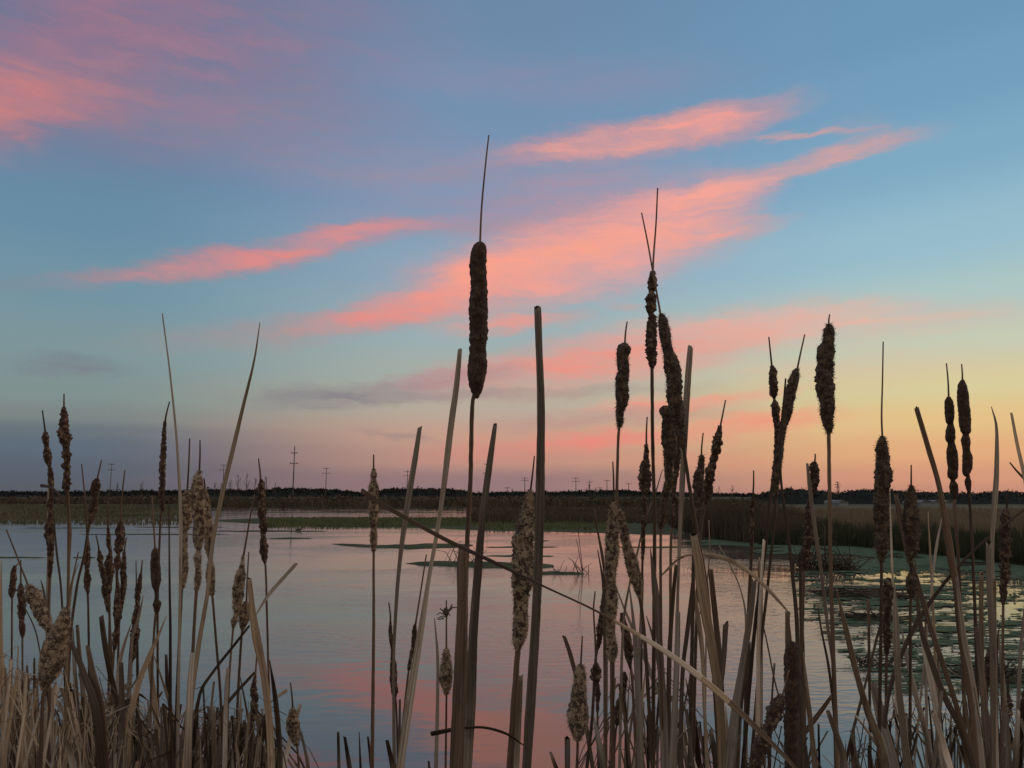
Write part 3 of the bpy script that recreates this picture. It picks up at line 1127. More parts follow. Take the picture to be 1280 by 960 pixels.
# lattice pylon at right
D = 620
x = ray(1048, HOR).x / ray(1048, HOR).y * D
root = empty('lattice_pylon', (x, D, .1))
tag(root, 'slim steel lattice pylon over the dip in the right tree line', 'pylon')
H = hgt_at(602, D)
segs = []
for sx in (-1, 1):
    for sy in (-1, 1):
        segs.append((((sx * 1.1, sy * 1.1, 0), (sx * .4, sy * .4, H * .7), (0, 0, H)), .16))
for k in range(8):
    z0, z1 = H * k / 9, H * (k + 1) / 9
    w0 = 1.1 - .8 * k / 9
    w1 = 1.1 - .8 * (k + 1) / 9
    s = 1 if k % 2 else -1
    for sy in (-1, 1):
        segs.append((((-s * w0, sy * w0, z0), (0, sy * w0, (z0 + z1) / 2), (s * w1, sy * w1, z1)), .12))
V, Fc = stick_mesh(segs, 4)
mesh_obj('lattice_mast', V, Fc, WOOD, root)
for f, hw in ((.93, 1.6), (.78, 2.6), (.62, 2.2)):
    V, Fc = stick_mesh([(((-hw, 0, H * f), (0, 0, H * f + .3), (hw, 0, H * f)), .22), (((-hw, 0, H * f), (0, 0, H * f - .6), (hw, 0, H * f)), .14)], 4)
    mesh_obj('crossarm', V, Fc, WOOD, root)

# white arched roofs far off at right
for k, (px, w, lab) in enumerate([(1158, 15, 'leftmost of the three white arched sheds under the tree line'),
                                  (1172, 13, 'middle one of the three white arched sheds under the tree line'),
                                  (1187, 14, 'rightmost of the three white arched sheds, behind the blunt leaf'),
                                  (1054, 12, 'low pale building in the tree line dip below the pylon')]):
    D = 104
    x = ray(px, HOR).x / ray(px, HOR).y * D
    hw = w / 2 * D / F
    zt = hgt_at(626 if k < 3 else 625, D) + 1.6
    zt = .84
    root = empty('arched_shed', (x, D, 0))
    tag(root, lab, 'shed', 'white arched sheds' if k < 3 else None)
    Lz = 5
    V, Fc = [], []
    n = 12
    for j in range(2):
        for i in range(n + 1):
            a = math.pi * i / n
            V.append((-hw * math.cos(a), j * Lz, .45 + (zt - .45) * math.sin(a)))
    for i in range(n):
        Fc.append((i, i + 1, i + n + 2, i + n + 1))
    Fc.append(tuple(range(n + 1)))
    Fc.append(tuple(range(n + 1, 2 * n + 2))[::-1])
    mesh_obj('roof', V, Fc, WHITE, root)
    z = .46
    V = [(sx * hw * .96, sy, zz) for sx in (-1, 1) for sy in (.05, Lz - .05) for zz in (.0, z)]
    Fc = [(0, 1, 3, 2), (4, 6, 7, 5), (0, 4, 5, 1), (2, 3, 7, 6), (0, 2, 6, 4), (1, 5, 7, 3)]
    mesh_obj('wall', V, Fc, WHITE, root, smooth=False)

# a bird on the water, far left of centre
p = gnd(373, 663.5)
root = empty('duck', p)
tag(root, 'small dark duck floating on the pond below the tallest utility pole', 'duck')
body = [Vector((-.24, 0, .10)), Vector((-.17, 0, .07)), Vector((-.05, 0, .07)), Vector((.08, 0, .07)), Vector((.15, 0, .10)), Vector((.18, 0, .17)), Vector((.19, 0, .22)), Vector((.22, 0, .25)), Vector((.27, 0, .245)), Vector((.33, 0, .235))]
body = [v * .62 for v in body]
V, Fc, U = tube(body, [.006, .035, .065, .06, .04, .021, .02, .03, .02, .005], 12)
mesh_obj('body', V, Fc, BARK, root)

# twig rafts and drowned brush on the right
def twigs(px, py, wpx, n, label, up=.25, seed=1, r=.004):
    rd = random.Random(seed)
    p = gnd(px, py)
    mpp = (p - Vector((0, 0, CAMZ))).length / F
    segs = []
    for k in range(n):
        a = rd.uniform(0, 6.28)
        L = rd.uniform(.15, .5) * wpx * mpp
        x0 = rd.uniform(-.5, .5) * wpx * mpp
        y0 = rd.uniform(-.35, .35) * wpx * mpp
        z0 = rd.uniform(0, .02)
        e = rd.uniform(0, up) * (3 if rd.random() < .12 else 1)
        segs.append((((x0, y0, z0), (x0 + math.cos(a) * L * .5, y0 + math.sin(a) * L * .5, z0 + e * L * .8), (x0 + math.cos(a + .4) * L, y0 + math.sin(a + .4) * L, z0 + e * L)), r * rd.uniform(.6, 1.5)))
    V, Fc = stick_mesh(segs, 5)
    o = mesh_obj('twig_raft', V, Fc, BARK, loc=p)
    tag(o, label, 'brushwood', 'drowned brushwood in the shallows')


twigs(1030, 712, 60, 150, 'drowned dark bush poking from the water behind the pale leaning leaf', .9, 1, .012)
twigs(1075, 744, 80, 160, 'long raft of dark twigs lying by the far weed mats', .15, 2, .010)
twigs(1092, 773, 55, 130, 'tangled raft of twigs between the tall bristly cattail and long stalk', .25, 3, .008)
twigs(1096, 832, 40, 70, 'small nearest heap of twigs behind the crossing leaves', .5, 4, .005)
twigs(1250, 848, 70, 120, 'twig heap on the water at the right edge of the marsh', .3, 5, .006)
twigs(575, 704, 50, 22, 'few thin twigs standing on the mud bar by the tallest cattail', 1.6, 6, .008)
twigs(715, 716, 40, 16, 'few bent twigs on the mud bar right of the broad leaf', 1.6, 7, .008)
twigs(868, 712, 30, 0 + 5, 'sparse thin twigs in rippled water behind the stout stalks', 1.2, 8, .004)

# ------------------------------------------------------------------ the cattails
cattail('tallest cattail', 'tallest cattail, with one long smooth dark brown head and a long spike', [(611, 169), (607, 205), (602, 260)],
        [(600, 303, 8), (600, 307, 16), (599, 316, 21), (598, 350, 21), (598, 400, 22), (597, 440, 22), (596, 470, 22), (596, 486, 16), (596, 498, 5)],
        [(591, 500), (588, 600), (584, 680), (581, 760), (575, 965)], 6, 's', d=1.12, sw2=9,
        leaf=[(579, 683, 10), (578, 700, 13), (578, 760, 14), (575, 850, 17), (570, 965, 17)])
cattail('lone mid-sky cattail', 'cattail with a ragged topped head, left of the crossed spikes', [(784, 402), (782, 415)],
        [(781, 429, 6), (780, 434, 15), (778, 445, 15), (779, 462, 14), (777, 480, 16), (778, 500, 15), (775, 515, 10), (775, 528, 8), (774, 534, 4)],
        [(773, 545), (771, 620), (768, 720), (765, 965)], 4, 'k', d=1.5)
cattail('chunky upper cattail', 'cattail with a dark broken head in chunks under the taller of two crossed spikes', [(822, 235), (820, 280), (817, 320)],
        [(816, 339, 5), (816, 345, 9), (815, 362, 10), (814, 364, 6), (814, 370, 11), (814, 388, 12), (814, 392, 6), (815, 397, 11), (814, 420, 12), (814, 440, 12), (815, 455, 9), (815, 461, 4)],
        [(815, 464), (816, 560), (818, 640), (818, 720), (816, 965)], 5, 'b', d=1.55)
cattail('curving ragged cattail', 'cattail with a long curving shaggy head hanging right under the crossed spikes', [(802, 266), (809, 300), (817, 345), (822, 372)],
        [(826, 392, 5), (829, 402, 12), (832, 425, 13), (835, 440, 12), (839, 452, 18), (842, 470, 19), (843, 495, 19), (846, 515, 17), (849, 530, 13), (852, 548, 11), (854, 560, 5)],
        [(855, 563), (862, 610), (872, 670), (884, 740), (900, 965)], 5, 'k', d=1.38)
cattail('stumpy shaggy cattail', 'spikeless cattail with a thick shaggy head touching the curving one', None,
        [(832, 507, 5), (832, 511, 14), (836, 525, 15), (836, 545, 18), (838, 565, 17), (836, 580, 11), (836, 600, 10), (832, 620, 10), (829, 632, 8), (828, 645, 9), (826, 660, 5)],
        [(826, 664), (826, 760), (828, 965)], 4, 'k', d=1.5)
cattail('thin beaded cattail', 'thin cattail whose beaded head shows just right of the stumpy shaggy one', None,
        [(848, 548, 4), (847, 560, 8), (846, 580, 8), (845, 595, 6), (842, 603, 8), (842, 615, 6), (844, 625, 8), (841, 640, 5), (842, 652, 6), (840, 660, 3)],
        [(839, 665), (838, 760), (836, 965)], 4, 'b', d=1.7)
cattail('small barrel cattail', 'cattail with a short smooth barrel head, left of the long orange stalk', [(809, 521), (808, 540)],
        [(808, 555, 4), (808, 565, 6), (807, 575, 8), (806, 585, 13), (806, 600, 14), (806, 612, 12), (806, 619, 5), (805, 630, 6), (806, 640, 5), (805, 650, 8), (804, 660, 5), (804, 680, 5), (803, 700, 3)],
        [(803, 704), (802, 800), (799, 965)], 3.5, 'b', d=1.75)
cattail('double bulge cattail', 'cattail with a lumpy brown head, left one of two at the stout stalks', [(879, 541), (877, 560)],
        [(877, 569, 4), (877, 575, 7), (876, 585, 8), (874, 593, 12), (873, 605, 13), (874, 622, 13), (872, 640, 12), (870, 652, 9), (869, 662, 4)],
        [(868, 668), (866, 760), (862, 965)], 5, 'k', d=1.65)
cattail('right leaning segmented cattail', 'dark cattail in three segments leaning right beside the lumpy brown one', [(907, 500), (903, 520)],
        [(900, 532, 4), (899, 538, 7), (897, 550, 11), (895, 563, 11), (893, 572, 8), (891, 580, 8), (888, 590, 11), (886, 605, 11), (884, 620, 8), (882, 630, 4)],
        [(879, 640), (873, 700), (866, 965)], 4, 'b', d=1.85)
cattail('bare dark stalk', 'nearly bare dark cattail stalk with a small knob, left of the crossing pair', [(942, 588), (942, 605)],
        [(941, 621, 3), (941, 627, 7), (940, 634, 5), (940, 660, 5), (939, 690, 4)],
        [(939, 700), (936, 760), (930, 965)], 5, 'b', d=1.9)
cattail('left arm of the crossing pair', 'slender cattail with a pinched head, left arm of the crossing pair', [(961, 421), (963, 440)],
        [(965, 457, 4), (966, 464, 8), (967, 480, 10), (967, 493, 9), (968, 499, 3), (969, 506, 9), (970, 520, 9), (972, 535, 8), (971, 555, 6), (970, 580, 7), (967, 600, 6), (965, 615, 4)],
        [(963, 622), (955, 700), (944, 780), (928, 965)], 5, 'b', d=1.8)
cattail('right arm of the crossing pair', 'cattail leaning right with a tapering head, right arm of the crossing pair', [(1006, 418), (1001, 440)],
        [(996, 461, 4), (994, 467, 10), (991, 480, 12), (986, 500, 13), (984, 515, 12), (979, 535, 8), (976, 555, 8), (973, 575, 9), (971, 595, 7), (970, 620, 4)],
        [(969, 640), (961, 720), (952, 800), (938, 965)], 4, 'k', d=1.72)
cattail('fat dark cattail', 'cattail with a fat dark bristly head and a very short spike', [(1037, 393), (1036, 400)],
        [(1036, 405, 5), (1036, 412, 11), (1035, 428, 14), (1032, 440, 19), (1032, 460, 19), (1031, 478, 21), (1033, 500, 18), (1034, 520, 14), (1036, 535, 9), (1036, 543, 4)],
        [(1036, 548), (1037, 620), (1038, 700), (1041, 800), (1046, 965)], 5.5, 'k', d=1.25)
cattail('small two part cattail', 'small cattail with an oval top and long thin dark lower head', [(1019, 567), (1019, 573)],
        [(1018, 577, 4), (1018, 585, 10), (1018, 597, 11), (1017, 610, 8), (1015, 618, 4), (1012, 626, 5), (1012, 640, 8), (1011, 660, 10), (1009, 680, 10), (1007, 697, 10), (1006, 710, 6), (1006, 714, 3)],
        [(1005, 718), (1003, 800), (1001, 965)], 4, 'b', d=1.9)
cattail('long spiked right cattail', 'cattail with the longest spike at right and a tall ragged tan and brown head', [(1104, 427), (1103, 480), (1102, 520)],
        [(1103, 545, 4), (1103, 553, 11), (1103, 568, 14), (1103, 580, 15), (1105, 592, 20), (1102, 612, 16), (1102, 630, 18), (1102, 650, 17), (1103, 670, 16), (1102, 685, 14), (1102, 696, 8), (1102, 702, 4)],
        [(1102, 708), (1101, 800), (1098, 965)], 4.5, 'k', d=1.35)
cattail('plump fluffy cattail', 'plump fluffy cattail with a pointed top and a dark knob further down its stalk', [(1139, 581), (1139, 596)],
        [(1139, 607, 4), (1139, 615, 9), (1139, 628, 14), (1139, 645, 20), (1140, 662, 20), (1140, 678, 15), (1140, 690, 12), (1139, 700, 5), (1139, 716, 4), (1139, 723, 11), (1139, 733, 13), (1140, 741, 9), (1139, 747, 4)],
        [(1138, 752), (1138, 840), (1137, 965)], 4, 'k', d=1.35)
cattail('left of the sausage pair', 'dark sausage shaped cattail with the lower top, left of a close pair', [(1183, 454), (1185, 475)],
        [(1186, 496, 4), (1186, 502, 10), (1187, 512, 11), (1187, 527, 9), (1188, 530, 7), (1188, 540, 11), (1188, 550, 11), (1189, 553, 8), (1190, 565, 12), (1191, 585, 12), (1191, 597, 11), (1191, 600, 5), (1192, 607, 10), (1193, 618, 8), (1193, 624, 4)],
        [(1193, 630), (1198, 700), (1202, 800), (1208, 965)], 4, 's', d=1.75)
cattail('right of the sausage pair', 'dark chunky cattail with the higher top, right of a close pair', [(1202, 455), (1203, 468)],
        [(1203, 475, 4), (1203, 482, 10), (1204, 500, 13), (1206, 525, 13), (1207, 540, 11), (1207, 543, 7), (1207, 550, 11), (1208, 563, 9), (1209, 570, 11), (1209, 585, 11), (1208, 592, 8), (1210, 596, 4), (1210, 602, 7), (1211, 612, 5), (1212, 618, 3)],
        [(1212, 622), (1216, 700), (1220, 800), (1224, 965)], 4, 's', d=1.7)
cattail('edge cattail', 'slim ragged dark cattail near the right edge, below the horizon', [(1260, 615), (1259, 628)],
        [(1258, 636, 4), (1257, 642, 9), (1257, 660, 10), (1256, 690, 11), (1256, 720, 10), (1254, 735, 7), (1254, 748, 6), (1254, 756, 3)],
        [(1254, 760), (1253, 850), (1251, 965)], 3.5, 'b', d=1.9)
cattail('low oval cattail', 'small dark oval cattail low at the right edge', [(1261, 840), (1260, 855)],
        [(1260, 867, 4), (1259, 878, 10), (1259, 892, 9), (1258, 905, 4)], [(1258, 910), (1257, 965)], 3, 'b', d=2.2)
cattail('hidden cattail', 'dark cattail head hidden behind leaves at bottom right', None,
        [(1239, 810, 4), (1238, 820, 9), (1237, 838, 10), (1236, 850, 7), (1235, 857, 3)], [(1234, 862), (1232, 965)], 3, 'b', d=2.2)
cattail('thumb cattail', 'brown thumb shaped cattail head behind the pale crossing leaf at lower right', None,
        [(1216, 898, 3), (1214, 906, 8), (1213, 915, 7), (1212, 924, 3)], [(1211, 930), (1209, 965)], 3, 'b', d=2.3)
cattail('brown shadowed cattail', 'brown cattail head below the long spiked one, behind a grey leaf', None,
        [(1111, 722, 4), (1110, 730, 10), (1110, 742, 12), (1109, 760, 9), (1108, 780, 8), (1109, 800, 9), (1108, 818, 4)], [(1108, 825), (1107, 965)], 4, 'b', d=1.9)
cattail('large low right cattail', 'large upright dark brown cattail head at the bottom, right of centre', [(984, 766), (987, 785)],
        [(989, 802, 6), (990, 808, 15), (990, 825, 19), (991, 850, 20), (991, 872, 20), (990, 884, 17), (989, 888, 14), (990, 895, 18), (989, 920, 17), (989, 945, 17), (989, 962, 14), (989, 985, 6)],
        [(989, 995), (989, 1040)], 5, 's', d=1.25)
cattail('slanting low cattail', 'slanting ragged cattail head crossing the large low one from the left', [(986, 838), (981, 858)],
        [(978, 868, 5), (973, 878, 14), (968, 890, 17), (964, 902, 16), (958, 915, 13), (954, 928, 17), (949, 940, 16), (945, 952, 14), (940, 965, 10), (937, 975, 4)],
        [(935, 985), (925, 1030)], 4, 'b', d=1.15)
cattail('slim solitary cattail', 'slim cattail standing alone in open water left of centre', [(467, 568), (467, 580)],
        [(467, 587, 3), (467, 594, 7), (467, 599, 5), (467, 606, 11), (467, 620, 11), (467, 640, 11), (467, 654, 9), (467, 660, 6), (467, 668, 8), (467, 680, 7), (467, 689, 3)],
        [(467, 694), (467, 800), (465, 965)], 3.5, 'f', d=1.8, sw2=6)
cattail('cattail with the twiggy burst', 'small fluffy cattail topped by a dark burst of broken bracts', [(558, 750), (558, 780)],
        [(558, 811, 4), (558, 820, 9), (558, 832, 14), (557, 846, 17), (558, 857, 12), (558, 868, 4)], [(558, 874), (557, 965)], 2.8, 'f', d=1.55, burst=(558, 767))
cattail('thin worn cattail', 'thin worn cattail with a short dark head in two parts, before open water', [(486, 753), (488, 768)],
        [(488, 778, 3), (488, 790, 5), (489, 800, 5), (490, 812, 3), (491, 824, 6), (492, 832, 9), (492, 850, 9), (493, 865, 8), (494, 871, 3)],
        [(495, 878), (498, 965)], 3, 'b', d=1.9)
cattail('leaning threadbare cattail', 'threadbare cattail leaning right along a grey leaf, only a few dark tufts left', [(533, 693), (525, 745)],
        [(519, 780, 3), (518, 790, 6), (517, 800, 5), (516, 812, 6), (513, 824, 4), (512, 832, 5), (511, 838, 3)], [(510, 845), (501, 930), (498, 965)], 3, 'b', d=1.9)
cattail('big fluffy central cattail', 'big fluffy tan cattail half hidden behind the broad upright leaf', [(668, 570), (666, 590)],
        [(663, 612, 5), (661, 622, 9), (660, 635, 13), (658, 648, 18), (655, 665, 24), (654, 685, 27), (654, 705, 28), (653, 730, 25), (651, 750, 18), (651, 770, 18), (650, 790, 17), (648, 802, 13), (647, 811, 6)],
        [(647, 818), (643, 870), (637, 965)], 8, 'f', d=1.22)
cattail('bushy bottom cattail', 'squat cattail swelling to a fluffy grey tan bottom, in the lower middle', [(728, 795), (727, 812)],
        [(726, 830, 4), (725, 838, 12), (725, 852, 15), (724, 866, 17), (723, 882, 22), (722, 897, 27), (723, 909, 22), (722, 919, 13), (722, 927, 4)],
        [(722, 932), (721, 965)], 3.5, 'f', d=1.2)
cattail('left shaggy twin', 'tan shaggy cattail, left one of the twins meeting at the horizon', [(766, 577), (767, 600)],
        [(767, 628, 4), (766, 640, 8), (766, 655, 12), (765, 672, 16), (765, 690, 17), (764, 705, 15), (763, 718, 13), (764, 728, 10), (765, 742, 14), (765, 757, 13), (764, 772, 11), (763, 788, 8), (764, 800, 11), (765, 815, 13), (765, 826, 6)],
        [(765, 832), (766, 965)], 6, 'f', d=1.45)
cattail('right shaggy twin', 'tan cattail slanting down to the right, right one of the twins at the horizon', [(771, 612), (771, 622)],
        [(772, 630, 4), (775, 642, 8), (779, 660, 10), (783, 680, 11), (787, 694, 14), (791, 708, 16), (794, 722, 14), (797, 736, 9), (800, 747, 4)],
        [(801, 754), (806, 800), (816, 965)], 5, 'f', d=1.55)
cattail('bent black stalk cattail', 'thin black stalked cattail bending under the twins with a narrow dark head', [(743, 636), (749, 675), (755, 715)],
        [(756, 735, 3), (754, 755, 6), (752, 775, 8), (750, 788, 9), (749, 800, 6), (747, 812, 3)], [(745, 820), (740, 900), (733, 965)], 4, 'b', d=1.8)
cattail('dark drooping cattail', 'dark cattail head in the tangle right under the twins', None,
        [(777, 766, 4), (780, 782, 9), (784, 800, 11), (786, 815, 11), (787, 828, 6), (788, 836, 3)], [(790, 845), (796, 965)], 4, 'b', d=1.9)
cattail('knobbed thread cattail', 'thread thin stalk with a round brown knob beside the bushy bottomed cattail', [(744, 739), (742, 760), (744, 800)],
        [(745, 828, 4), (745, 838, 12), (745, 848, 12), (746, 854, 5), (747, 866, 7), (747, 874, 5), (747, 890, 3)], [(747, 898), (748, 965)], 3, 'b', d=1.7)
cattail('low black cattail', 'narrow black cattail head low behind the long thick stalk', None,
        [(781, 840, 4), (780, 852, 7), (778, 866, 7), (774, 884, 10), (772, 900, 8), (771, 907, 3)], [(770, 912), (766, 965)], 3, 'b', d=1.9)
# left group
cattail('leftmost tall cattail', 'tall thin cattail with a broken beaded head beside a pale leaf, far left', [(53, 513), (55, 528)],
        [(57, 540, 4), (57, 548, 8), (58, 557, 5), (59, 565, 8), (60, 575, 8), (62, 582, 4), (63, 592, 6), (64, 605, 6), (64, 620, 4), (63, 632, 7), (63, 645, 5), (62, 656, 10), (62, 668, 11), (63, 680, 8), (63, 700, 6), (62, 722, 4)],
        [(62, 728), (60, 800), (58, 965)], 4, 'b', d=2.0)
cattail('tallest left cattail', 'tallest of the far left cattails, with a long red brown beaded head', [(80, 492), (80, 502)],
        [(80, 509, 4), (80, 518, 8), (80, 530, 9), (80, 545, 12), (82, 555, 9), (83, 560, 7), (83, 570, 9), (84, 575, 6), (83, 582, 9), (84, 590, 6), (83, 596, 7), (83, 608, 8), (84, 617, 3)],
        [(85, 622), (86, 660), (85, 780), (84, 965)], 4, 'b', d=1.95)
cattail('hooked left cattail', 'cattail leaning right with a mottled head crossing the dark scrub, far left', [(127, 575), (124, 588)],
        [(121, 598, 4), (120, 606, 10), (119, 617, 9), (120, 622, 5), (118, 630, 9), (115, 642, 9), (113, 654, 4)],
        [(111, 660), (104, 700), (97, 728), (88, 800), (82, 965)], 3.5, 'b', d=2.0)
cattail('beaded red cattail', 'short beaded red brown cattail under the leaning mottled one', [(102, 580), (106, 620), (108, 650)],
        [(109, 670, 3), (109, 680, 5), (109, 692, 7), (109, 704, 7), (109, 712, 5), (109, 722, 7), (109, 734, 6), (110, 742, 3)], [(110, 748), (111, 810), (112, 965)], 3, 'b', d=2.3)
cattail('small crooked cattail', 'small crooked cattail with a round tip, second in the left beaded cluster', [(120, 669), (123, 682)],
        [(124, 688, 3), (125, 696, 6), (126, 706, 5), (129, 716, 8), (132, 728, 7), (131, 738, 8), (134, 750, 7), (135, 765, 3)], [(137, 772), (140, 850), (142, 965)], 3, 'b', d=2.4)
cattail('stick topped cattail', 'beaded cattail with a long stick-like top in the left cluster', [(135, 626), (135, 645)],
        [(135, 660, 3), (136, 680, 5), (138, 690, 4), (136, 702, 9), (138, 714, 9), (136, 728, 8), (137, 742, 4)], [(137, 750), (136, 850), (135, 965)], 3, 'b', d=2.35)
cattail('tan chunk cattail', 'cattail with a tan chunky head and curved spike, highest of the left beaded cluster', [(156, 588), (153, 615), (151, 640)],
        [(151, 652, 3), (150, 660, 9), (150, 675, 10), (148, 688, 9), (148, 693, 4), (147, 700, 8), (147, 709, 6), (146, 716, 3), (147, 735, 5), (147, 755, 8), (147, 772, 9), (146, 784, 5), (145, 794, 8), (143, 812, 4)],
        [(142, 818), (138, 900), (136, 965)], 3.5, 'b', d=2.1)
cattail('narrow rust cattail', 'narrow rusty cattail on the right side of the left beaded cluster', [(158, 672), (156, 684)],
        [(155, 690, 3), (155, 700, 5), (154, 715, 7), (155, 728, 7), (153, 742, 7), (151, 760, 5), (150, 772, 3)], [(149, 780), (144, 965)], 3, 'b', d=2.45)
cattail('worn rusty cattail', 'worn lumpy dark cattail between the beaded cluster and the smooth headed one', [(178, 700), (177, 710)],
        [(176, 717, 3), (174, 730, 6), (172, 744, 6), (172, 756, 5), (170, 768, 8), (169, 780, 7), (169, 792, 10), (167, 806, 7), (166, 818, 8), (165, 828, 3)], [(164, 834), (160, 965)], 3.5, 'b', d=2.1)
cattail('smooth headed left cattail', 'cattail with a smooth short head and a dark knob beneath it, left side', [(190, 620), (192, 655)],
        [(194, 685, 4), (194, 690, 9), (194, 705, 11), (195, 724, 12), (195, 733, 9), (195, 740, 4), (195, 749, 4), (196, 754, 10), (196, 760, 8), (196, 767, 4)],
        [(194, 772), (190, 840), (186, 965)], 3.5, 's', d=1.9)
cattail('feathery dark cattail', 'thin dark feathery cattail with a bent tip above the smooth headed one', [(212, 502), (208, 517)],
        [(206, 527, 3), (205, 545, 5), (204, 565, 6), (203, 585, 7), (203, 605, 6), (201, 620, 6), (203, 632, 6), (203, 640, 3)],
        [(201, 645), (199, 690), (197, 770), (198, 965)], 3, 'b', d=2.3)
cattail('left of the fluffy trio', 'tan and brown cattail, left one of the fluffy trio', [(237, 548), (236, 580)],
        [(234, 613, 4), (233, 620, 10), (233, 635, 10), (232, 650, 12), (232, 660, 9), (231, 664, 5), (231, 675, 6), (230, 690, 7), (230, 708, 9), (229, 722, 8), (228, 735, 4)],
        [(227, 742), (222, 850), (218, 965)], 4, 'f', d=1.8)
cattail('middle of the fluffy trio', 'shaggy tan cattail, middle and tallest one of the fluffy trio', [(250, 550), (250, 570)],
        [(249, 589, 4), (247, 597, 10), (247, 612, 15), (249, 635, 16), (250, 655, 14), (248, 670, 13), (248, 683, 9), (248, 688, 4), (247, 696, 8), (248, 712, 7), (247, 727, 7), (246, 738, 4)],
        [(245, 746), (241, 820), (237, 965)], 4.5, 'f', d=1.6)
cattail('right of the fluffy trio', 'slim tan cattail, right one of the fluffy trio, ending in a dark tassel', [(255, 598), (256, 606)],
        [(256, 612, 4), (257, 625, 8), (258, 640, 9), (260, 655, 10), (261, 672, 10), (262, 690, 8), (263, 702, 5), (263, 710, 9), (263, 722, 10), (264, 735, 8), (265, 744, 4)],
        [(266, 750), (270, 800), (275, 860), (280, 965)], 3.5, 'f', d=1.85)
cattail('rightmost of the left group', 'slender reddish cattail at the right end of the left group, head against the scrub', [(323, 573), (325, 588)],
        [(326, 599, 4), (326, 606, 8), (327, 625, 9), (328, 645, 9), (330, 660, 9), (329, 667, 6), (330, 678, 9), (330, 692, 8), (331, 704, 3)],
        [(332, 710), (334, 780), (336, 850), (340, 965)], 3, 'b', d=2.0)
cattail('curled tan cattail', 'cattail with a swollen tan and brown head and a long leaning spike over the water', [(318, 618), (312, 650), (307, 680)],
        [(304, 694, 3), (303, 704, 5), (302, 712, 8), (300, 722, 12), (298, 736, 13), (297, 750, 12), (296, 760, 9), (295, 768, 4), (293, 776, 7), (292, 784, 4)],
        [(291, 790), (287, 840), (282, 965)], 3, 'f', d=1.8)
cattail('short stub cattail', 'short fluffy cattail stub pressed against the brown blunt stalk', [(311, 690), (309, 725)],
        [(308, 752, 4), (306, 760, 11), (305, 772, 13), (304, 781, 9), (303, 787, 4)], [(302, 795), (298, 860), (293, 965)], 3.5, 'f', d=1.85)
cattail('tiny drooping fluffy cattail', 'tiny pale fluffy cattail at the bottom, right of the left group', [(363, 853), (365, 870)],
        [(366, 884, 3), (366, 890, 8), (366, 900, 14), (367, 912, 16), (369, 922, 11), (371, 932, 4)], [(372, 938), (374, 965)], 3, 'f', d=1.7)
cattail('small edge cattail', 'small thin cattail at the far left edge, leaning right', [(23, 704)],
        [(18, 707, 3), (17, 716, 6), (16, 730, 7), (15, 740, 7), (15, 747, 3)], [(15, 752), (14, 965)], 2.5, 'b', d=2.4)
cattail('second edge cattail', 'small brown cattail ending in a knob, second from the far left edge', [(26, 700), (26, 718)],
        [(26, 730, 3), (26, 738, 7), (27, 752, 8), (27, 768, 8), (27, 776, 5), (28, 784, 7), (28, 792, 5), (28, 797, 3)], [(28, 802), (29, 965)], 2.5, 'b', d=2.35)
cattail('slanting thick cattail', 'thick cattail head slanting down right, its long spike pointing up left', [(8, 662), (21, 695), (31, 721)],
        [(36, 731, 6), (40, 740, 14), (45, 752, 16), (51, 765, 15), (57, 777, 13), (61, 786, 8), (63, 792, 4)], [(63, 800), (60, 965)], 3.5, 'f', d=1.5)
cattail('biggest left fluffy cattail', 'biggest fluffy tan cattail, slanting at the lower left', [(98, 690), (91, 722), (86, 745)],
        [(83, 760, 7), (80, 772, 14), (76, 786, 19), (71, 802, 25), (67, 818, 29), (64, 832, 28), (60, 846, 20), (57, 857, 10), (55, 863, 5)], [(54, 870), (50, 965)], 5, 'f', d=1.15)
cattail('low ragged cattail', 'ragged dark cattail low at the right edge of the left tangle', [(323, 790), (321, 820)],
        [(319, 845, 3), (317, 860, 7), (318, 875, 8), (317, 890, 9), (315, 902, 7), (313, 915, 8), (311, 930, 7), (311, 943, 8), (310, 952, 3)], [(309, 960), (308, 1000)], 3, 'b', d=1.8)

# ------------------------------------------------------------------ leaves and cut stalks
B = blade
B([(672, 384, 10), (674, 440, 10), (676, 500, 11), (676, 560, 12), (675, 620, 13), (673, 700, 13), (669, 790, 13), (662, 900, 14), (658, 965, 13)], 'g', True, 1.08,
  label='broadest and tallest upright grey leaf, blunt topped, right of the tallest cattail', twist=.1)
B([(575, 437, 6), (571, 480, 8), (563, 540, 9), (556, 600, 8), (549, 650, 6), (536, 725, 6), (527, 785, 9), (518, 840, 11), (509, 900, 12), (500, 965, 12)], 'g', True, 1.3,
  label='long slender leaf leaning right, top just left of the tallest cattail', twist=.2)
B([(525, 534, 6), (518, 580, 8), (508, 640, 8), (500, 700, 6), (495, 760, 5), (492, 830, 4), (493, 965, 5)], 'g', True, 1.6,
  label='slender grey leaf with blunt top, midway between solitary and tallest cattails')
B([(619, 531, 6), (612, 580, 9), (603, 650, 10), (597, 720, 12), (592, 790, 13), (589, 870, 15), (584, 965, 14)], 'g', True, 1.2,
  label='grey leaf widening downward just right of the tallest cattail stalk')
B([(452, 613, 7), (475, 629, 7), (500, 643, 6), (560, 676, 6), (620, 704, 5), (680, 733, 3), (740, 761, 3), (780, 783, 5), (840, 820, 8), (900, 867, 9), (940, 905, 8), (985, 950, 6), (1000, 970, 5)],
  'd', True, .98, tones=[(.44, 'd'), (.49, 's'), (.54, 't'), (.68, 'l'), (.74, 't'), (.80, 's'), (2, 'd')], label='very long fallen stalk slanting across the middle from upper left to lower right')
B([(863, 434, 8), (860, 470, 9), (857, 520, 9), (853, 600, 8), (850, 660, 6), (848, 720, 4), (846, 800, 5), (844, 965, 6)], 'g', True, 1.7,
  label='tall grey blunt leaf right of the curving ragged cattail')
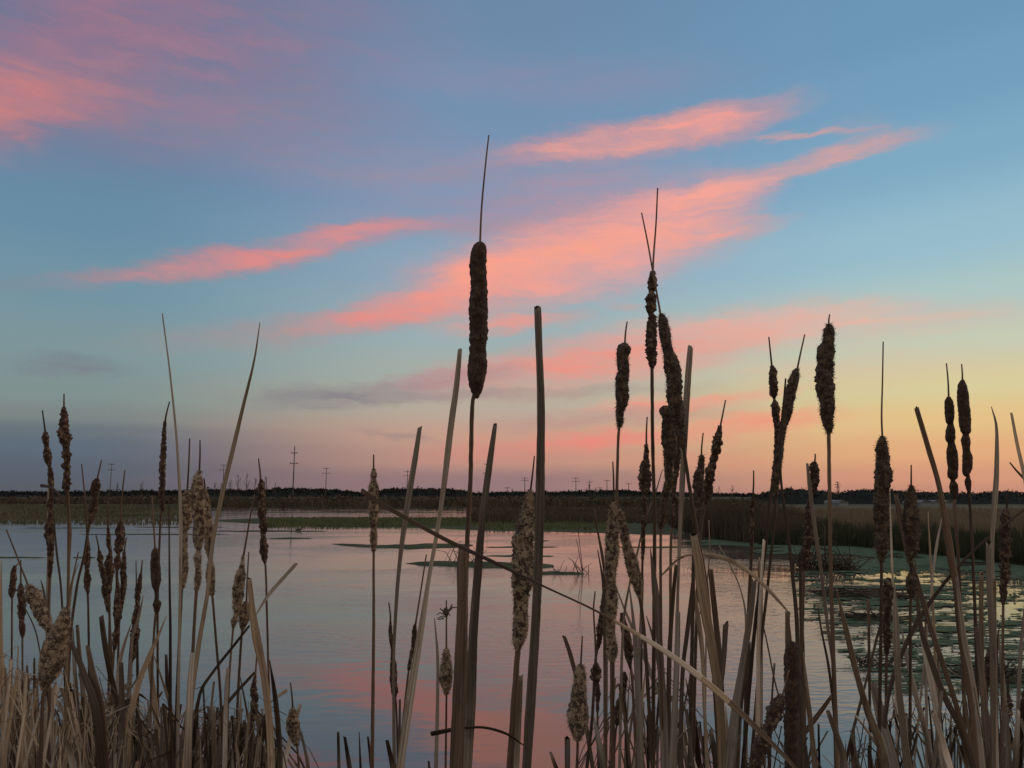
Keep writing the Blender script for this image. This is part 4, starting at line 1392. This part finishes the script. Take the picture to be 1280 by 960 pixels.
B([(325, 403, 1.6), (318, 450, 3), (305, 505, 5), (292, 560, 6.5), (280, 610, 7), (266, 680, 6), (260, 740, 6), (250, 800, 7), (240, 870, 9), (232, 965, 10)], 't', False, 1.35,
  label='tall pointed leaf arching right from the fluffy trio', twist=.2)
B([(203, 392, 2), (208, 430, 2), (213, 470, 2.6), (221, 550, 3.5), (226, 640, 5), (226, 700, 5), (225, 760, 4), (222, 965, 6)], 'g', True, 1.7,
  label='tall thin leaf leaning left above the feathery dark cattail')
B([(1145, 509, 7), (1160, 560, 8), (1173, 605, 8), (1181, 650, 10), (1187, 690, 12), (1194, 730, 10), (1200, 790, 11), (1212, 870, 10), (1222, 965, 12)], 's', True, 1.5,
  label='long blunt leaf leaning left beside the sausage shaped cattail pair')
B([(1239, 508, 2), (1245, 530, 4), (1246, 560, 6), (1245, 600, 8), (1242, 640, 8), (1240, 680, 6), (1241, 740, 6), (1242, 860, 5), (1243, 965, 6)], 'g', False, 1.45,
  label='grey leaf with a curled hooked tip near the right edge')
B([(1264, 517, 4), (1271, 555, 5), (1281, 600, 6), (1292, 660, 6), (1300, 760, 7), (1306, 965, 8)], 't', True, 1.6, label='blunt leaf leaning left, cut by the right edge of the view')
B([(1262, 578, 2), (1270, 588, 3), (1281, 600, 4), (1296, 620, 4), (1310, 650, 4), (1320, 965, 5)], 'd', True, 1.65, label='short dark side shoot at the right edge, below the blunt leaf tip')
B([(1284, 634, 3), (1240, 668, 4), (1205, 700, 4), (1170, 742, 5), (1145, 780, 7), (1128, 815, 6), (1110, 870, 6), (1100, 965, 6)], 'd', True, 1.5,
  label='long dark stalk slanting from the right edge down to the left')
B([(1119, 618, 7), (1126, 650, 9), (1134, 690, 9), (1147, 730, 8), (1163, 785, 8), (1185, 850, 8), (1203, 910, 9), (1218, 965, 10)], 's', True, 1.45,
  label='leaf leaning left from behind the plump fluffy cattail')
B([(1009, 580, 4), (1013, 620, 6), (1021, 680, 6), (1027, 720, 5), (1034, 780, 5), (1042, 840, 5), (1048, 965, 6)], 'g', True, 1.7,
  label='pale grey leaf leaning left across the small two part cattail')
B([(845, 697, 2), (870, 693, 4), (900, 696, 6), (925, 707, 6), (945, 722, 5), (965, 742, 5), (988, 768, 3)], 't', False, 1.4, root=False,
  label='bent leaf arching over the rippled water right of the stout stalks')
B([(826, 720, 3), (835, 711, 4), (846, 700, 3), (858, 695, 2)], 'd', False, 1.42, root=False, label='short bent dark end of the arching leaf by the orange stalks')
B([(540, 917, 7), (565, 912, 6), (590, 909, 4), (610, 910, 4), (635, 918, 4), (655, 932, 3)], 'd', True, 1.25, root=False, label='dark curved broken leaf lying across the tallest cattail base')
B([(52, 607, 5), (60, 608, 4), (68, 612, 3), (76, 620, 2.5), (83, 634, 2)], 'd', True, 1.95, root=False, label='small dark hooked leaf bridging the two far left tall cattails')
B([(370, 705, 5), (352, 725, 5), (335, 745, 5), (318, 772, 4)], 'l', True, 1.8, root=False, label='faint pale broken leaf sticking out right from the blunt brown stalk')
B([(358, 863, 6), (350, 868, 5), (338, 878, 4)], 'l', True, 1.6, root=False, label='short pale leaf scrap poking right of the left tangle')
T = [
    ([(1177, 648, 2), (1171, 680, 4), (1167, 710, 3), (1162, 760, 3)], 'l', 0),
    ([(1235, 680, 9), (1236, 740, 10), (1239, 800, 10), (1240, 965, 9)], 'g', 1),
    ([(1226, 717, 7), (1226, 780, 7), (1230, 965, 8)], 't', 1),
    ([(1243, 725, 5), (1243, 800, 6), (1246, 965, 6)], 'l', 1),
    ([(1220, 782, 6), (1225, 830, 9), (1232, 900, 9), (1238, 965, 9)], 'd', 1),
    ([(867, 670, 10), (872, 700, 13), (879, 750, 15), (888, 800, 13), (896, 850, 12), (901, 900, 12), (903, 965, 12)], 't', 1),
    ([(888, 712, 7), (893, 760, 8), (900, 830, 8), (903, 890, 7), (908, 965, 8)], 'd', 1),
    ([(907, 779, 8), (904, 830, 7), (900, 870, 6), (896, 965, 6)], 'd', 1),
    ([(943, 725, 7), (936, 780, 9), (928, 830, 9), (920, 880, 12), (915, 930, 14), (912, 965, 14)], 'g', 1),
    ([(951, 722, 5), (950, 780, 8), (950, 840, 8), (951, 900, 6), (951, 965, 6)], 'g', 1),
    ([(984, 766, 7), (984, 800, 7), (985, 880, 7), (985, 965, 8)], 'd', 1),
    ([(1045, 735, 4), (1058, 790, 8), (1070, 840, 8), (1085, 890, 10), (1100, 930, 12), (1108, 965, 12)], 't', 0),
    ([(1091, 853, 8), (1095, 870, 13), (1102, 905, 16), (1112, 940, 18), (1118, 965, 18)], 'g', 1),
    ([(1118, 728, 6), (1119, 780, 9), (1122, 850, 9), (1127, 900, 10), (1134, 965, 12)], 'g', 0),
    ([(1148, 765, 5), (1155, 810, 8), (1163, 850, 9), (1172, 900, 8), (1180, 965, 9)], 'l', 0),
    ([(1144, 700, 5), (1150, 780, 7), (1165, 830, 9), (1180, 870, 9), (1200, 910, 8), (1218, 965, 8)], 'd', 0),
    ([(1127, 785, 4), (1133, 820, 6), (1145, 870, 8), (1158, 920, 9), (1165, 965, 9)], 'g', 0),
    ([(1165, 888, 8), (1175, 920, 10), (1188, 965, 11)], 'l', 1),
    ([(1195, 720, 5), (1203, 790, 9), (1215, 850, 8), (1222, 900, 8), (1228, 965, 10)], 'g', 1),
    ([(1110, 755, 3), (1098, 790, 4), (1088, 830, 3), (1075, 880, 4), (1062, 930, 4), (1055, 965, 4)], 'd', 0),
    ([(1085, 748, 4), (1086, 800, 4), (1088, 965, 4)], 'd', 1),
    ([(1022, 760, 2), (1027, 790, 3), (1035, 830, 4), (1040, 870, 4), (1050, 965, 5)], 'd', 1),
    ([(1034, 888, 6), (1042, 910, 8), (1052, 940, 10), (1055, 965, 10)], 'g', 1),
    ([(1041, 868, 5), (1020, 897, 7), (1002, 922, 6), (990, 945, 5)], 'd', 1),
    ([(1069, 894, 3), (1085, 915, 4), (1103, 942, 4)], 'l', 1),
    ([(1065, 922, 8), (1067, 940, 8), (1068, 965, 8)], 'd', 1),
    ([(1023, 905, 3), (1024, 965, 4)], 'd', 1),
    ([(705, 795, 5), (712, 815, 6), (720, 845, 6), (728, 880, 6), (742, 965, 6)], 'd', 1),
    ([(709, 923, 8), (709, 965, 8)], 'd', 1),
    ([(688, 940, 4), (697, 965, 7)], 't', 1),
    ([(650, 845, 9), (648, 900, 9), (645, 965, 9)], 'l', 1),
    ([(543, 772, 1.5), (547, 820, 4), (547, 880, 5), (545, 965, 6)], 'l', 0),
    ([(423, 915, 4), (424, 965, 5)], 'g', 1), ([(431, 921, 4), (438, 965, 8)], 'd', 1), ([(449, 915, 2), (451, 965, 4)], 'd', 0),
    ([(460, 921, 3), (465, 965, 5)], 'd', 1), ([(484, 925, 5), (493, 965, 9)], 'd', 1), ([(500, 874, 3), (499, 965, 6)], 'd', 1),
    ([(536, 952, 3), (537, 965, 4)], 'd', 1),
    ([(813, 686, 4), (819, 740, 10), (824, 800, 9), (828, 870, 11), (832, 965, 12)], 'g', 0),
    ([(845, 706, 5), (840, 760, 6), (836, 830, 7), (834, 965, 8)], 'd', 1),
    ([(847, 766, 7), (846, 820, 8), (843, 890, 9), (840, 965, 10)], 'g', 1),
    ([(866, 715, 5), (860, 780, 6), (853, 840, 6), (850, 965, 7)], 'd', 0),
    ([(864, 717, 3), (872, 770, 7), (878, 820, 6), (880, 880, 5), (884, 965, 6)], 't', 0),
    ([(803, 725, 4), (801, 780, 5), (798, 850, 5), (797, 965, 6)], 'g', 1),
    ([(786, 728, 2), (791, 770, 4), (795, 820, 8), (798, 880, 10), (801, 965, 12)], 'g', 0),
    ([(767, 725, 2), (780, 760, 3), (797, 800, 5), (815, 845, 7), (835, 890, 8), (852, 930, 8), (868, 965, 8)], 'l', 0),
    ([(841, 874, 6), (850, 900, 8), (860, 935, 8), (870, 965, 8)], 'l', 1),
    ([(807, 835, 3), (803, 870, 4), (798, 910, 5), (791, 965, 7)], 'l', 0),
    ([(808, 770, 2), (817, 800, 4), (824, 840, 4), (833, 900, 5), (845, 965, 5)], 'd', 0),
    ([(857, 848, 5), (866, 890, 7), (875, 965, 8)], 'd', 0),
    ([(880, 745, 1.5), (868, 800, 2), (862, 850, 2.5), (850, 910, 3), (845, 965, 3)], 'd', 0),
    ([(888, 911, 6), (893, 940, 8), (895, 965, 9)], 'g', 1),
    ([(906, 882, 4), (908, 910, 6), (912, 965, 8)], 'l', 1),
    ([(742, 895, 3), (748, 925, 8), (756, 965, 10)], 'g', 0),
    ([(950, 766, 2), (958, 800, 2), (968, 850, 2.5), (976, 880, 2.5)], 'd', 0),
    ([(968, 830, 3), (965, 870, 3), (962, 965, 4)], 'd', 1),
    ([(1000, 690, 4), (1001, 760, 6), (1003, 830, 7), (1005, 965, 8)], 'd', 1),
    ([(1004, 815, 4), (1009, 870, 7), (1015, 920, 7), (1019, 965, 8)], 't', 0),
    ([(938, 802, 3), (934, 830, 6), (926, 880, 6), (921, 965, 7)], 'd', 0),
    ([(955, 675, 4), (952, 720, 4), (949, 780, 5), (946, 965, 6)], 'l', 1),
    ([(949, 697, 3), (948, 760, 4), (946, 965, 5)], 't', 1),
    ([(742, 640, 1.5), (752, 690, 4), (757, 730, 4), (758, 800, 4), (757, 965, 5)], 'd', 0),
    ([(747, 687, 2), (754, 730, 4), (756, 800, 5), (757, 965, 6)], 'd', 0),
    ([(828, 587, 1.5), (818, 620, 2), (806, 650, 2.5), (798, 685, 3), (788, 725, 3), (779, 780, 4), (774, 965, 5)], 'l', 0),
    ([(886, 650, 1.5), (887, 690, 2), (884, 730, 2), (880, 965, 4)], 'l', 0),
    ([(899, 682, 1.5), (912, 705, 2), (925, 735, 2), (932, 770, 3), (933, 965, 4)], 'l', 0),
    ([(982, 473, 2.5), (979, 510, 3.5), (975, 560, 5), (976, 600, 3.5), (984, 660, 4), (990, 715, 5), (996, 780, 6), (1000, 965, 7)], 'd', 1),
    ([(1112, 610, 2), (1114, 680, 3), (1117, 760, 3), (1122, 965, 4)], 'l', 0),
    ([(1160, 640, 2), (1163, 700, 3), (1168, 800, 4), (1172, 965, 4)], 't', 0),
    ([(1157, 560 + 200, 2), (1157, 820, 4), (1158, 900, 4), (1158, 965, 5)], 'g', 1),
    ([(1170, 790, 2), (1173, 830, 4), (1174, 900, 4), (1176, 965, 5)], 'g', 0),
    ([(1250, 778, 2), (1247, 800, 2.5), (1246, 965, 4)], 'd', 0),
    ([(1248, 790, 4), (1252, 840, 6), (1257, 900, 7), (1262, 965, 8)], 'g', 0),
    ([(1282, 745, 4), (1277, 800, 5), (1273, 870, 6), (1272, 965, 7)], 'g', 0),
    ([(1272, 888, 7), (1270, 920, 9), (1268, 965, 10)], 'g', 1),
    ([(1283, 850, 6), (1278, 880, 9), (1274, 965, 9)], 'd', 0),
    ([(1200, 932, 5), (1207, 950, 7), (1209, 965, 7)], 'd', 1),
    ([(1172, 857, 1.5), (1176, 890, 2), (1182, 965, 3)], 'd', 0),
    ([(1225, 955, 4), (1240, 950, 4), (1256, 955, 4), (1268, 968, 4)], 'd', 0),
    ([(1160, 940, 3), (1172, 948, 4), (1184, 965, 4)], 'd', 0),
    ([(1095, 815, 3), (1108, 805, 3), (1117, 797, 3)], 'd', 0),
    # left tangle
    ([(312, 722, 6), (316, 760, 9), (322, 800, 12), (330, 840, 10), (337, 900, 10), (340, 965, 10)], 't', 1),
    ([(337, 825, 4), (344, 870, 7), (349, 920, 8), (351, 965, 8)], 'd', 0),
    ([(318, 841, 4), (290, 872, 5), (265, 905, 7), (240, 945, 7), (228, 965, 8)], 'd', 1),
    ([(312, 782, 3), (290, 810, 4), (268, 838, 4), (250, 868, 5), (240, 965, 6)], 'd', 1),
    ([(208, 770, 2), (198, 795, 4), (187, 820, 7), (175, 850, 8), (165, 890, 8), (158, 965, 8)], 't', 0),
    ([(241, 818, 7), (238, 860, 9), (235, 965, 11)], 'g', 1),
    ([(186, 818, 4), (189, 840, 7), (195, 890, 8), (200, 965, 9)], 't', 1),
    ([(267, 883, 5), (268, 920, 7), (269, 965, 8)], 'g', 1),
    ([(192, 818, 2), (203, 850, 3), (212, 880, 4), (218, 905, 4), (222, 965, 5)], 't', 0),
    ([(232, 888, 2), (218, 910, 3), (206, 930, 4), (196, 965, 4)], 'l', 0),
    ([(302, 862, 3), (300, 900, 5), (299, 965, 6)], 'l', 0),
    ([(294, 905, 4), (293, 930, 5), (292, 965, 6)], 'l', 1),
    ([(285, 835, 4), (283, 870, 6), (281, 965, 7)], 'g', 1),
    ([(127, 771, 7), (131, 800, 8), (137, 835, 8), (150, 895, 8), (156, 965, 9)], 'd', 1),
    ([(110, 808, 6), (116, 840, 9), (125, 880, 12), (132, 965, 12)], 'd', 1),
    ([(87, 799, 5), (95, 815, 8), (105, 840, 9), (119, 882, 11), (128, 965, 11)], 'd', 1),
    ([(97, 782, 5), (100, 820, 6), (104, 860, 7), (108, 965, 8)], 'g', 1),
    ([(91, 787, 3), (94, 840, 6), (98, 900, 7), (100, 965, 8)], 'g', 1),
    ([(43, 823, 3), (43, 870, 4), (44, 965, 5)], 'd', 1), ([(34, 832, 3), (35, 880, 4), (35, 965, 4)], 'd', 1),
    ([(152, 828, 7), (153, 880, 9), (151, 965, 10)], 'g', 1),
    ([(164, 780, 3), (154, 810, 5), (148, 840, 6), (142, 965, 7)], 'g', 0),
    ([(179, 745, 2), (174, 770, 4), (165, 800, 5), (158, 965, 6)], 'g', 0),
    ([(80, 838, 3), (92, 870, 5), (105, 905, 6), (114, 935, 7), (122, 965, 8)], 'd', 1),
    ([(61, 590, 2), (61, 650, 4), (61, 700, 4.5), (60, 745, 4.5), (60, 790, 4), (60, 965, 5)], 'l', 1),
    ([(67, 640, 2), (71, 690, 3), (76, 730, 3), (80, 800, 3), (84, 965, 4)], 'd', 0),
    ([(86, 640, 3), (88, 660, 5), (87, 690, 5), (86, 720, 3), (86, 965, 4)], 'l', 0),
    ([(98, 705, 1.5), (92, 722, 2), (88, 750, 3), (84, 800, 3), (82, 965, 4)], 't', 0),
    ([(51, 725, 2), (55, 740, 3.5), (58, 765, 3), (60, 965, 4)], 'd', 0),
    ([(30, 757, 1.5), (44, 787, 2), (51, 820, 2), (60, 870, 3), (66, 965, 4)], 'd', 0),
    ([(2, 700, 4), (1, 760, 6), (3, 840, 7), (6, 965, 8)], 't', 0),
    ([(82, 918, 4), (88, 940, 9), (94, 965, 10)], 'l', 0),
    ([(0, 928, 5), (15, 932, 5), (32, 938, 4), (42, 946, 3)], 'l', 1),
    ([(211, 620, 0 + 3), (212, 720, 3), (213, 800, 4), (212, 965, 6)], 'd', 0),
    ([(186, 876, 3), (176, 868, 4), (168, 866, 4)], 'd', 0),
    ([(335, 885, 5), (330, 900, 6), (322, 930, 6), (318, 965, 7)], 'd', 0),
    ([(208, 818, 4), (210, 860, 6), (216, 900, 6), (220, 965, 7)], 'd', 1),
    ([(254, 885, 3), (262, 900, 3), (274, 920, 4), (285, 965, 5)], 'd', 0),
    ([(376, 880, 5), (368, 905, 6), (360, 935, 7), (352, 965, 8)], 'l', 1),
    ([(376, 915, 5), (382, 940, 5), (386, 965, 6)], 'd', 1),
    ([(300, 845, 1.5), (305, 870, 2.5), (310, 900, 3), (314, 965, 4)], 'd', 0),
    ([(170, 700, 1.5), (171, 760, 3), (172, 850, 4), (172, 965, 5)], 'd', 0),
    ([(245, 878, 6), (244, 920, 8), (242, 965, 9)], 't', 0),
]
for pts, tone, cut in T:
    flatroot = not (pts[-1][1] < 950 and (abs(pts[-1][0] - pts[0][0]) > .8 * abs(pts[-1][1] - pts[0][1])))
    B(pts, tone, bool(cut), root=flatroot)

# labels for the leaves: look, lean, tip and the cattail they stand by
TONE = {'g': 'grey', 't': 'tan', 'd': 'dark brown', 'l': 'pale', 's': 'brown'}
tmp = {}
for b_ in BLADES:
    o = b_['o']
    if b_['label'] is None:
        (x0, y0, _), (x1, y1, _) = b_['pts'][0], b_['pts'][-1]
        sl = (x0 - x1) / max(1, abs(y1 - y0))
        lean = 'upright' if abs(sl) < .06 else ('leaning right' if sl > 0 else 'leaning left')
        if abs(sl) > .8:
            lean = 'slanting'
        wd = 'broad' if b_['w'] >= 11 else ('thin' if b_['w'] <= 5 else 'narrow')
        tip = 'blunt' if b_['cut'] else 'pointed'
        best = min(CATS, key=lambda c: (c[0] - x0) ** 2 + ((c[1] - y0) * .8) ** 2)
        dx, dy = x0 - best[0], y0 - best[1]
        if abs(dy) > 1.3 * abs(dx) and dy > 15:
            rel = 'below the'
        elif dx < 0:
            rel = 'left of the'
        else:
            rel = 'right of the'
        b_['label'] = f"{wd} {TONE[b_['tone']]} {tip} leaf {lean} {rel} {best[2]}"
    tmp.setdefault(b_['label'], []).append(b_)
ORD = ['highest', 'second highest', 'third highest', 'fourth highest', 'fifth highest', 'sixth highest', 'seventh highest', 'eighth highest']
for lab, L in tmp.items():
    L.sort(key=lambda q: q['pts'][0][1])
    for k, q in enumerate(L):
        s = lab if len(L) == 1 else f"{ORD[k]} {lab}"
        tag(q['o'], s, 'leaf', 'dead reed leaves and stalks among the cattails')

# dense dry grass and litter at the feet of the stand
def litter(name, label, n, xr, top, tones, dr, wpx, spread=34):
    V, Fc, fm, U = [], [], [], []
    rd = random.Random(len(name) * 7)
    for k in range(n):
        px = rd.uniform(*xr)
        D = rd.uniform(*dr)
        tp = top(px) + abs(rd.gauss(0, spread))
        p, mpp = at(px, tp, D)
        w = wpx * rd.uniform(.45, 1.3) * mpp * .5
        Hh = p.z - BANK + .1
        cut = rd.random() < .4
        if rd.random() < .34:
            ln = rd.uniform(-1.0, 1.0)
            w *= .6
            tp_off = rd.uniform(-35, 10)
            p = at(px, tp + tp_off, D)[0]
        else:
            ln = rd.gauss(0, .14)
        L1 = rd.uniform(35, 110) * mpp
        pts = [p]
        if rd.random() < .2:       # tip bent over
            pts = [p + Vector((rd.choice((-1, 1)) * rd.uniform(15, 40) * mpp, 0, -rd.uniform(-5, 25) * mpp)), p]
        q = p + Vector((ln * L1, rd.gauss(0, .02), -L1))
        pts += [q, q + Vector((ln * .6 * (q.z + .0) * .45, 0, -q.z * .45))]
        pts.append(Vector((pts[-1].x + rd.gauss(0, .04), D + rd.gauss(0, .1), 0)))
        n_ = len(pts)
        ang = rd.uniform(-.9, .9)
        sd = Vector((math.cos(ang), math.sin(ang), 0))
        nrm = Vector((-math.sin(ang), math.cos(ang), 0)) * .35
        j = len(V)
        ds = 0
        for m_, c_ in enumerate(pts):
            ww = w * (1 if (m_ or cut) else .15)
            if m_:
                ds += (pts[m_] - pts[m_ - 1]).length
            V += [c_ - sd * ww, c_ + nrm * ww, c_ + sd * ww]
            U += [(0, ds), (.5, ds), (1, ds)]
        mi = rd.randrange(len(tones))
        for m_ in range(n_ - 1):
            a = j + m_ * 3
            for f in ((a, a + 1, a + 4, a + 3), (a + 1, a + 2, a + 5, a + 4), (a + 2, a, a + 3, a + 5)):
                Fc.append(f)
                fm.append(mi)
    return tag(mesh_obj(name, V, Fc, [M[q] for q in tones], uv=U, fmat=fm, smooth=False), label, 'dry grass', kind='stuff')


litter('dry_grass_tangle', 'dense tangle of dry tan grass filling the lower left corner', 1150, (-320, 175),
       interp([(-300, 800), (0, 812), (40, 845), (100, 858), (170, 880)]), 'ttlgtd', (1.3, 3.0), 3.2)
litter('dry_litter', 'brown and grey litter of broken leaves under the left cattails', 420, (120, 350), interp([(120, 862), (200, 878), (330, 885), (350, 930)]), 'gtdtld', (1.4, 2.9), 4)
litter('leaf_litter_low', 'mass of broken brown leaves under the right hand cattails', 430, (745, 1500), interp([(745, 915), (780, 830), (830, 830), (870, 900), (950, 930), (1050, 925), (1110, 870), (1160, 860), (1280, 855), (1500, 840)]), 'gtdtld', (1.4, 3.0), 3.6, 42)

# unseen parts of the stand either side keep going so a step aside still shows a reed bank
litter('outer_reed_bank', 'dry reeds of the same bank standing outside both sides', 240, (1300, 2100), interp([(1300, 760), (2100, 740)]), 'gtd', (1.5, 3.0), 7)
